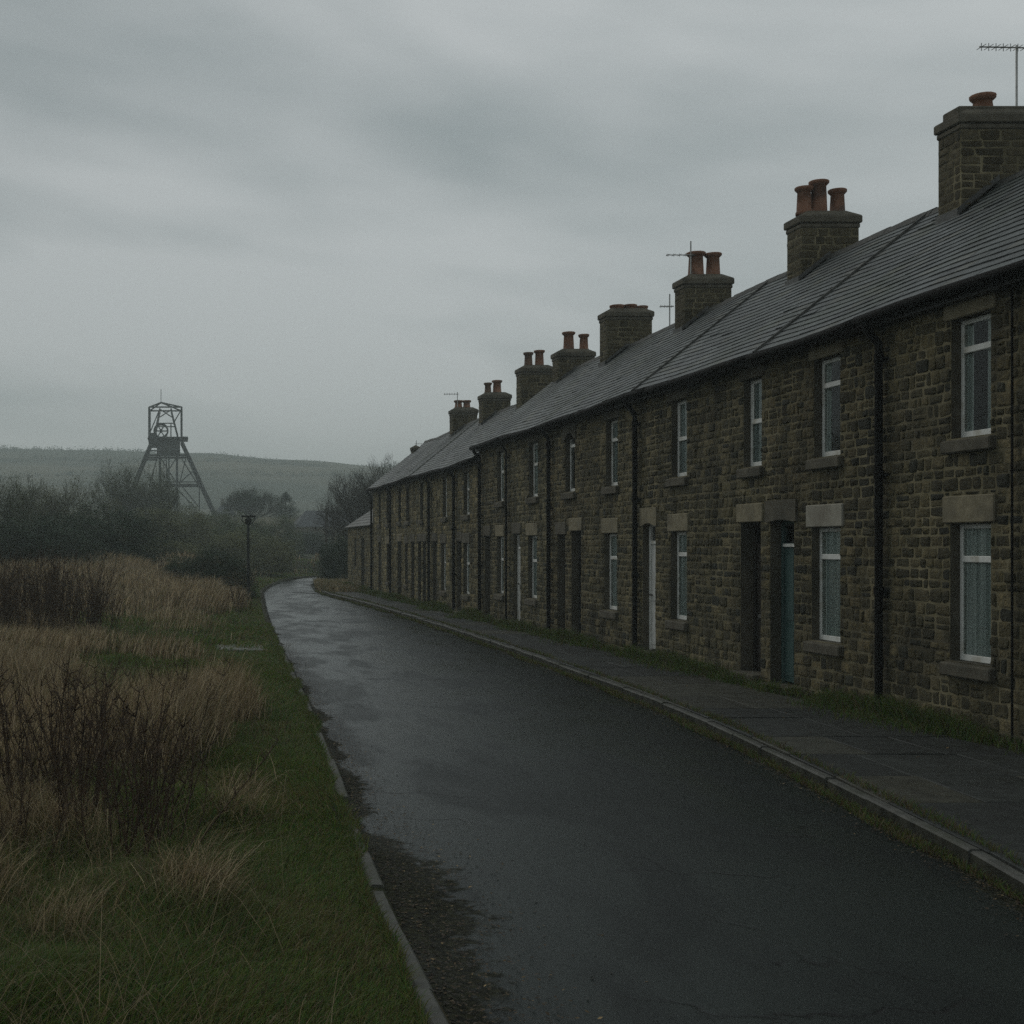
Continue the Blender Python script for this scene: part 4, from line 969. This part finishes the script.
for (y0, y1, n, w, hs) in ((4.6, 9, 120000, .0022, 1), (9, 14, 110000, .003, 1), (14, 25, 110000, .005, 1.1), (25, 50, 70000, .011, 1.3), (50, 108, 45000, .03, 1.7)):
    x, y = scatter(y0, y1, n); d = dryness(x, y)
    lump = np.clip(sn(x * 3.1, y * 2.6, 9) + .3, 0, 1) * sst(.25, 1.1, left_x(y) - x)
    h = (.03 + .035 * G.random(n) + .15 * lump * G.random(n) + .10 * d * G.random(n)) * hs
    col = np.where((G.random(n) < .25 + .5 * d + .38 * np.clip(sn(x * 2.6, y * 1.9, 12) + .15, 0, 1))[:, None], pal(n, OLIVE), pal(n, GREEN)) * 1.12
    col = np.where((G.random(n) < .10 + .25 * d)[:, None], pal(n, STRAW, .4) * .55, col)
    az = sn(x * .9, y * .7, 5) * 3 + G.normal(0, .9, n)
    parts.append(blades(G, x, y, ground_z(x, y), h, np.full(n, w), G.uniform(.3, 1.3, n), col, az=az))
# grass creeping over the left kerb
n = 14000; y = G.uniform(4.6, 34, n); k = np.clip(sn(y * 2.3, y * 0, 3) * 1.1 + .05 + ((y > 9.4) & (y < 10.6)) * 1.0 + (y > 13) * .5, 0, 1)
x = left_x(y) - .13 + .13 * G.random(n) * k; parts.append(blades(G, x, y, np.full(n, -.03), G.uniform(.03, .10, n), np.full(n, .003), G.uniform(.3, 1.4, n), pal(n, GREEN + OLIVE)))
v, f, c = join(parts); tag(npmesh('short_grass', v, f, M['grass'], None, c), 'short green and olive grass covering the verge and field', 'grass', None, 'stuff')
parts = []
for (y0, y1, n, w, hs) in ((5, 11, 26000, .0018, 1), (11, 20, 46000, .0028, 1.0), (20, 36, 40000, .006, 1.0), (36, 60, 36000, .012, 1.05), (60, 100, 22000, .03, 1.1)):
    x, y = scatter(y0, y1, n * 2, edge=.5); d = dryness(x, y); keep = G.random(len(x)) < d ** 1.3; x, y, d = x[keep], y[keep], d[keep]; m_ = len(x)
    h = (.22 + .5 * G.random(m_) * d + .1 * G.random(m_)) * hs * np.where(y < 11, .75, 1.0) * (1 + .5 * sst(40, 60, y))
    lean = np.where(y < 11, G.uniform(.3, 1.5, m_), G.uniform(.1, .75, m_))
    az = sn(x * .8, y * .6, 8) * 2.2 + G.normal(0, .9, m_)
    col = np.where((G.random(m_) < .62)[:, None], pal(m_, STRAW, .35), pal(m_, BROWN + OLIVE, .3))
    parts.append(blades(G, x, y, ground_z(x, y), h, np.full(m_, w), lean, col * 1.1, az=az))
# long pale bents arching out of the foreground
n = 3600; x, y = scatter(4.8, 13, n, edge=.5); k_ = G.random(n) < sst(.5, 1.5, left_x(y) - x) * .8 + .08; x, y = x[k_], y[k_]; n = len(x)
parts.append(blades(G, x, y, ground_z(x, y), G.uniform(.12, .42, n) ** 1.0, np.full(n, .0017), G.uniform(.6, 2.6, n), pal(n, [(.34, .27, .16), (.26, .20, .12), (.20, .16, .08), (.17, .16, .07)], .3)))
v, f, c = join(parts); tag(npmesh('dry_grass', v, f, M['grass'], None, c), 'tall straw coloured dead grass in drifts over the field', 'grass', None, 'stuff')
# weeds against the house fronts and along the kerb joints
parts = []
n = 90000; y = 6 + 58 * G.random(n) ** 1.5; dens = np.clip(.55 + .6 * sn(y * 1.1, y * 0, 2) + .25 * sn(y * 4, y * 0, 5), .05, 1); keep = G.random(n) < dens; y = y[keep]; dens = dens[keep]; n = len(y)
x = WX - .03 - np.abs(G.normal(0, .22, n)) * (.45 + dens); 
for hh in HOUSES:
    for dd in hh['doors']: 
        k_ = (y > dd['y0'] - .05) & (y < dd['y1'] + .05); x = np.where(k_, WX - .2 - np.abs(G.normal(0, .1, n)), x)
parts.append(blades(G, x, y, np.full(n, -.012), G.uniform(.04, .13, n) + .26 * dens * G.random(n) * (WX - x < .30), .002 + .00012 * y, G.uniform(.3, 1.2, n), np.where((G.random(n) < .3)[:, None], pal(n, OLIVE + BROWN), pal(n, GREEN))))
n = 34000; y = 6 + 56 * G.random(n) ** 1.6; side = G.random(n) < .5; k = np.clip(.6 + .6 * sn(y * 1.6, y * 0, 4), 0, 1); side = G.random(n) < .7
x = np.where(side, right_x(y) - .02 - .14 * G.random(n) * k, right_x(y) + .13 + np.abs(G.normal(0, .07, n)) * k); zz = np.where(side, -.11, -.008)
keep = G.random(n) < k; x, y, zz = x[keep], y[keep], zz[keep]; n = len(x)
parts.append(blades(G, x, y, zz, G.uniform(.02, .075, n), .002 + .00012 * y, G.uniform(.4, 1.4, n), pal(n, OLIVE + GREEN + BROWN)))
# grass round the bend and by the outbuilding
n = 22000; y = G.uniform(57, 92, n); x = right_x(y) + .1 + 4 * G.random(n); keep = (x < 8.15) | (y > 64.8); x, y = x[keep], y[keep]; n = len(x)
parts.append(blades(G, x, y, np.full(n, -.17), G.uniform(.2, .5, n), np.full(n, .015), G.uniform(.2, .8, n), pal(n, STRAW + OLIVE + OLIVE)))
v, f, c = join(parts); tag(npmesh('weeds', v, f, M['grass'], None, c), 'low weeds along the foot of the houses and the kerb', 'weeds', None, 'stuff')
# fallen leaves
def litter(x, y, z, n, size):
    a = G.uniform(0, 6.28, n); s = size * G.uniform(.5, 1.3, n); t = G.uniform(-.35, .35, (n, 2)); V = []
    for u, w in ((-1, 0), (0, .55), (1, 0), (0, -.55)):
        lx, ly = u * s, w * s; V.append(np.stack([x + lx * np.cos(a) - ly * np.sin(a), y + lx * np.sin(a) + ly * np.cos(a), z + s * (u * t[:, 0] + w * t[:, 1]) + .006], -1))
    return np.stack(V, 1).reshape(-1, 3), np.arange(4 * n).reshape(-1, 4), np.repeat(pal(n, [(.05, .032, .014), (.03, .022, .012), (.075, .05, .02), (.022, .018, .011)] * 6 + [(.24, .17, .08)], .3), 4, axis=0)
n = 9000; y = 4.8 + 24 * G.random(n) ** 1.4; x = left_x(y) + .01 + np.abs(G.normal(0, .20, n)) * (1 + .6 * (y < 10)); P1 = litter(x, y, np.full(n, -.100), n, .011)
n = 5000; y = 6 + 30 * G.random(n) ** 1.4; x = right_x(y) - .02 - np.abs(G.normal(0, .13, n)); P2 = litter(x, y, np.full(n, -.105), n, .012)
n = 260; y = 6 + 20 * G.random(n); x = right_x(y) + .15 + 2.2 * G.random(n); P3 = litter(x, y, np.full(n, .002), n, .018)
v, f, c = join([P1, P2, P3]); tag(npmesh('leaf_litter', v, f, M['litter'], None, c), 'fallen brown leaves and debris along both kerbs', 'leaves', None, 'stuff')

# dead weed clumps ----------------------------------------------------
def weed_mesh(seed, nst, hh, sp_, spread=.8, thick=1.0):
    r = random.Random(seed); out = [[], [], [], [], []]
    for k in range(nst):
        t = r.uniform(0, 6.28); q = r.random() ** .5 * sp_; p = Vector((math.cos(t) * q, math.sin(t) * q, -.02)); out[0].append((0, 0, -.06)); out[1].append(tuple(p)); out[2].append(.01); out[3].append(.006)
        ln = hh * r.uniform(.55, 1.05); d = Vector((r.gauss(0, .13) + math.cos(t) * q * spread, r.gauss(0, .13) + math.sin(t) * q * spread, 1)).normalized(); rad = r.uniform(.0032, .0065) * thick
        n = 6; s_ = 0
        for j in range(n):
            d = (d + Vector((r.gauss(0, .07), r.gauss(0, .07), .02))).normalized(); w = p + d * ln / n
            out[0].append(tuple(p)); out[1].append(tuple(w)); out[2].append(rad * (1 - .11 * j)); out[3].append(rad * (1 - .11 * (j + 1)))
            if j >= 1:
                for _ in range(r.randint(1, 4)):
                    a = Vector((r.gauss(0, 1), r.gauss(0, 1), 1.2)).normalized(); u = w + a * ln * r.uniform(.05, .16)
                    out[0].append(tuple(w)); out[1].append(tuple(u)); out[2].append(rad * .5); out[3].append(rad * .25)
                    if r.random() < .6:
                        u2 = u + (a + Vector((r.gauss(0, .4), r.gauss(0, .4), .5))).normalized() * ln * r.uniform(.03, .1)
                        out[0].append(tuple(u)); out[1].append(tuple(u2)); out[2].append(rad * .3); out[3].append(rad * .2)
            if j >= 4:            # seed spike
                for _ in range(9):
                    a = Vector((r.gauss(0, 1), r.gauss(0, 1), .8)).normalized(); b0 = p.lerp(w, r.random()); u = b0 + a * r.uniform(.015, .035)
                    out[0].append(tuple(b0)); out[1].append(tuple(u)); out[2].append(.0035); out[3].append(.001)
            p = w
    v, f = segs_to_tubes(*out[:4]); return v, f
WM = []
for sd, ns, hh, sp_, th in ((21, 20, 1.15, .32, 1.45), (22, 16, 1.0, .30, 1.4), (23, 34, 1.7, .5, 2.1)):
    v, f = weed_mesh(sd, ns, hh, sp_, .95 if th < 1.6 else .12, th); o = npmesh('dead_weed_clump', v, f, M['weed']); WM.append(o.data); bpy.data.objects.remove(o)
def clump(k, x, y, sc, label, group, rot):
    o = bpy.data.objects.new('dead_weed_clump', WM[k]); COL.objects.link(o)
    o.location = (x, y, float(ground_z(np.array(x), np.array(y)))); o.scale = (sc, sc, sc); o.rotation_euler = (0, 0, rot); tag(o, label, 'weeds', group)
FGL = 'dark brown brittle weed stalks in the tangled stand at the lower left'
for k, x, y, s_, rt in ((0, -.42, 8.7, .95, 0), (1, -.12, 8.9, .95, 1), (0, -.78, 9.2, 1.05, 2), (1, -.58, 9.9, 1.1, 3), (0, -.95, 10.0, 1.0, 4), (1, -.2, 9.7, .85, 5), (1, -.95, 8.4, .8, 2.2)):
    clump(k, x, y, s_, FGL, 'weed stalks in the near stand', rt)
RL = 'tall dark weed spikes in the row before the thicket at the left edge'
for k, (x, y, s_) in enumerate([(-3.9, 30, 1.05), (-3.3, 29.5, 1.0), (-2.7, 30, 1.05), (-2.1, 29, .95), (-3.6, 27.5, .95), (-2.9, 27, .9), (-4.4, 31, 1.1), (-1.75, 30.5, .85), (-2.2, 32, 1.0), (-3.1, 31.5, 1.1), (-4.0, 28.5, 1.0), (-2.5, 28.2, .9)]):
    clump(2, x, y, s_, RL, 'weed spikes in the far row', k * 1.3)
clump(1, 1.85, 39, 1.1, 'small dark weed clump in front of the thin lamp pole', None, 1)
clump(1, .05, 13.4, .95, 'dark stalks rising from the straw grass left of the mown verge', None, 2)

# slab in the verge
mb = MB(); mb.box(.80, 1.72, 25.4, 26.8, -.12, .012, 0, None, .02); tag(mb.build('concrete_slab', M['concrete']), 'flat pale concrete slab lying in the grass by the road edge', 'slab')

# thin pole with crossbar
px0, py0 = 2.66, 49.0; z0 = float(ground_z(np.array(px0), np.array(py0)))
po = empty('lamp_pole', (px0, py0, z0), 'thin dark pole with a short crossbar standing in the straw grass', 'pole')
mb = MB(); mb.tube([(px0, py0, z0 - .3), (px0, py0, 3.05)], [.062, .045], 8); mb.build('pole', M['steel'], po)
mb = MB(); mb.box(px0 - .26, px0 + .26, py0 - .05, py0 + .05, 3.0, 3.07)
mb.build('crossbar', M['steel'], po)
mb = MB(); mb.lathe(px0, py0, [(.03, 2.70), (.09, 2.74), (.13, 2.9), (.13, 2.93), (.05, 2.98)], 10); mb.build('lantern', M['steel'], po)
for s_ in (-1, 1):
    mb = MB(); mb.tube([(px0 + s_ * .22, py0, 3.0), (px0 + s_ * .22, py0, 2.88), (px0 + s_ * .1, py0, 2.76)], .016, 5); mb.build('bracket', M['steel'], po)

# posts by the bend
for k, (px_, Y, t) in enumerate(((326.5, 100, 508), (333, 102, 512), (339, 103, 516))):
    x = (px_ - 175) / F * Y; mb = MB(); zt = CZ + (546 - t) / F * Y
    mb.tube([(x, Y, -.4), (x, Y, zt)], [.10, .08], 8); mb.box(x - .3, x + .3, Y - .04, Y + .04, zt - .35, zt - .25)
    tag(mb.build('telegraph_pole', M['wood']), ('left', 'middle', 'right')[k] + ' of three thin timber poles under the bare tree past the bend', 'pole', 'timber poles past the bend')

# distant houses
def far_house(x0, x1, y0, y1, zb, ze2, zr2, hip, label):
    root = empty('distant_house', ((x0 + x1) / 2, y0, zb), label, 'house'); ym = (y0 + y1) / 2
    mb = MB(); mb.box(x0, x1, y0, y1, zb - 1, ze2); mb.build('wall', M['far_wall'], root)
    mb = MB(); o = .25
    v = [(x0 - o, y0 - o, ze2), (x1 + o, y0 - o, ze2), (x1 + o, y1 + o, ze2), (x0 - o, y1 + o, ze2), (x0 + hip, ym, zr2), (x1 - hip, ym, zr2)]
    mb.add(v, [(0, 1, 5, 4), (1, 2, 5), (2, 3, 4, 5), (3, 0, 4), (3, 2, 1, 0)]); roof = mb.build('roof', M['far_roof'], root)
    mb = MB(); mb.box(x1 - hip - .5, x1 - hip, ym - .4, ym + .4, zr2 - .3, zr2 + .8); mb.build('chimney', M['far_wall'], roof)
    for k in range(2):
        xx = x0 + (x1 - x0) * (.3 + .4 * k); mb = MB(); mb.box(xx - .5, xx + .5, y0 - .04, y0 + .02, ze2 - 1.5, ze2 - .3); mb.build('window', M['black_iron'], root)
far_house(13.5, 26, 150, 158, 1.0, 4.1, 6.0, 1.4, 'distant house with a blue-grey hipped roof beyond the bend')
far_house(6.6, 10.4, 232, 238, 5.5, 7.4, 9.4, 1.9, 'distant roof with a pointed top at the right foot of the headframe')

# ------------------------------------------------------------------ mine headframe
HY = 210.0
hx = lambda p: (p - 175) / F * HY
hz = lambda p: CZ + (546 - p) / F * HY
hb = hz(517)
hf = empty('mine_headframe', (hx(167), HY, hb), 'tall rusting steel mine headframe standing above the scrub', 'headframe')
def bars(name, lst, r=.14, n=5):
    mb = MB()
    for p, q in lst: mb.tube([p, q], r, n)
    return mb.build(name, M['steel'], hf)
D = 2.9; y0, y1 = HY - D, HY + D
def P3(px_, py_, yy): return (hx(px_), yy, hz(py_))
for (xa, xb, xt) in ((149.5, 0, 0), (181.5, 0, 0)):
    for yy in (y0, y1): bars('corner_post', [(P3(xa, 409, yy), P3(xa, 442, yy))], .16)
bars('top_frame', [(P3(149.5, 409, y0), P3(181.5, 409, y0)), (P3(149.5, 409, y1), P3(181.5, 409, y1)), (P3(149.5, 409, y0), P3(149.5, 409, y1)), (P3(181.5, 409, y0), P3(181.5, 409, y1)),
                   (P3(149.5, 409, y0), P3(161, 402.5, HY)), (P3(181.5, 409, y0), P3(161, 402.5, HY)), (P3(149.5, 409, y1), P3(161, 402.5, HY)), (P3(181.5, 409, y1), P3(161, 402.5, HY))], .12)
bars('mast', [(P3(161, 404, HY), P3(161, 389, HY))], .05)
bars('inner_frame', [(P3(160, 410, y0), P3(154, 440, y0)), (P3(171, 410, y0), P3(178, 438, y0)), (P3(160, 410, y1), P3(154, 440, y1)), (P3(171, 410, y1), P3(178, 438, y1)),
                     (P3(157, 425, y0), P3(175, 425, y0)), (P3(157, 425, y1), P3(175, 425, y1)), (P3(171, 425, y0), P3(171, 440, y0)),
                     (P3(160, 411, y0), P3(172, 419, y0)), (P3(172, 411, y0), P3(160, 419, y0)), (P3(149.5, 436, y0), P3(160, 411, y0)), (P3(181.5, 411, y0), P3(174, 424, y0))], .09)
def wheel(cx_, cz_, yy, rr):
    mb = MB(); n = 26; pr = [(cx_ + rr * math.cos(2 * math.pi * k / n), yy, cz_ + rr * math.sin(2 * math.pi * k / n)) for k in range(n + 1)]
    mb.tube(pr, .13, 5, cap=False)
    for k in range(6): mb.tube([(cx_, yy, cz_), (cx_ + rr * math.cos(math.pi * k / 3), yy, cz_ + rr * math.sin(math.pi * k / 3))], .05, 4)
    mb.tube([(cx_, yy - .3, cz_), (cx_, yy + .3, cz_)], .22, 8); mb.build('winding_wheel', M['steel'], hf)
wheel(hx(161), hz(431), HY - .9, 1.05); wheel(hx(161), hz(431), HY + .9, 1.05)
mb = MB(); mb.box(hx(157), hx(180), y0 + .3, y1 - .3, hz(454), hz(438)); mb.box(hx(149), hx(157.2), y0 - .2, y1 - .6, hz(447), hz(434.5)); mb.build('wheel_house', M['steel'], hf)
mb = MB(); mb.box(hx(148), hx(188), y0 - .4, y1 + .4, hz(440.2), hz(439)); mb.box(hx(180.3), hx(187.5), y0 + .5, y1, hz(438.8), hz(437.8)); mb.build('platform', M['steel'], hf)
for pa, pb, ya, yb, rr in ((146, 186, 456.5, y0, .17), (146, 186, 456.5, y1, .17), (148, 158, 452, y0, .12), (146, 158, 461, y0, .12), (163, 200, 485.5, y0, .14), (163, 200, 485.5, y1, .14), (163, 200, 482.8, y0, .09)):
    bars('crossbeam', [(P3(pa, ya, yb), P3(pb, ya, yb))], rr)
for a_, b_, c_, d_ in ((181.5, 442, 217, 516), (152, 442, 127, 500)):
    for yy, sp_ in ((y0, -3), (y1, 3)): bars('leg', [((P3(a_, b_, yy)), P3(c_, d_ + 4, yy + sp_ * .6))], .24, 6)
for xx in (160, 169, 177):
    for yy in (y0, y1): bars('shaft_post', [(P3(xx, 454, yy), P3(xx, 522, yy))], .18 if xx != 169 else .10)
for pa_, pb_ in [(P3(158.5, 455, y0), P3(150, 486, y0)), (P3(186, 458, y0), P3(179, 486, y0)), (P3(179, 484, y0), P3(193, 472, y0)), (P3(181, 486, y0), P3(198, 507, y0)), (P3(199, 486, y0), P3(199, 512, y0)),
                 (P3(160, 458, y0), P3(177, 485, y0)), (P3(177, 458, y0), P3(160, 485, y0)), (P3(160, 487, y0), P3(177, 512, y0)), (P3(177, 487, y0), P3(160, 512, y0)), (P3(182, 458, y1), P3(199, 485, y1)), (P3(166, 457, y1), P3(170, 512, y1)),
                 (P3(177, 488, y1), P3(196, 508, y1))]: bars('brace', [(pa_, pb_)], .085)
# ladder cage on the shaft
mb = MB()
for k in range(16): z = hz(458 + k * 3.6); mb.tube([(hx(164), y0 - .1, z), (hx(166.5), y0 - .1, z)], .04, 4)
mb.tube([(hx(164), y0 - .1, hz(456)), (hx(164), y0 - .1, hz(515))], .05, 4); mb.tube([(hx(166.5), y0 - .1, hz(456)), (hx(166.5), y0 - .1, hz(515))], .05, 4); mb.build('ladder', M['steel'], hf)

# hedges and scrub on the hill, too far to count
pts = []
for (xa, ya, xb, yb, n, s_) in ((-95, 632, 260, 640, 1700, 1.2), (-80, 470, 190, 500, 700, 1.3), (-60, 540, 60, 530, 350, 1.1), (60, 420, 200, 430, 400, 1.4), (-70, 400, 20, 390, 300, 1.2)):
    t = G.random(n); x = xa + (xb - xa) * t + G.normal(0, 1.5, n); y = ya + (yb - ya) * t + G.normal(0, 2, n) + 9 * sn(x * .03, x * 0, s_ * 3)
    hgt = np.clip(sn(x * .12, x * 0, s_) + .4, .05, 1.3) * 2.4 * G.random(n); pts.append(np.stack([x, y, ground_z(x, y) + hgt], -1))
pts = np.concatenate(pts); v, f = leaves(pts, 26000, .36, .7, 5)
v[:, 2] = np.maximum(v[:, 2], 0)
tag(npmesh('hill_scrub', v, f, M['leaf_b']), 'thin hedges and scrub across the far hillside', 'scrub', None, 'stuff')

# ------------------------------------------------------------------ haze
mb = MB(); mb.box(-915, 935, -62, 1510, -3, 62)
hzm = bpy.data.materials.new('haze'); hzm.use_nodes = True; t = hzm.node_tree
for n in list(t.nodes):
    if n.type != 'OUTPUT_MATERIAL': t.nodes.remove(n)
pv = t.nodes.new('ShaderNodeVolumePrincipled'); pv.inputs['Color'].default_value = (.88, .98, .965, 1); pv.inputs['Density'].default_value = .0014
pv.inputs['Anisotropy'].default_value = .2
t.links.new(pv.outputs[0], t.nodes['Material Output'].inputs['Volume'])
hzo = mb.build('haze', hzm); tag(hzo, 'thin grey mist hanging over the whole valley', 'mist', None, 'stuff')
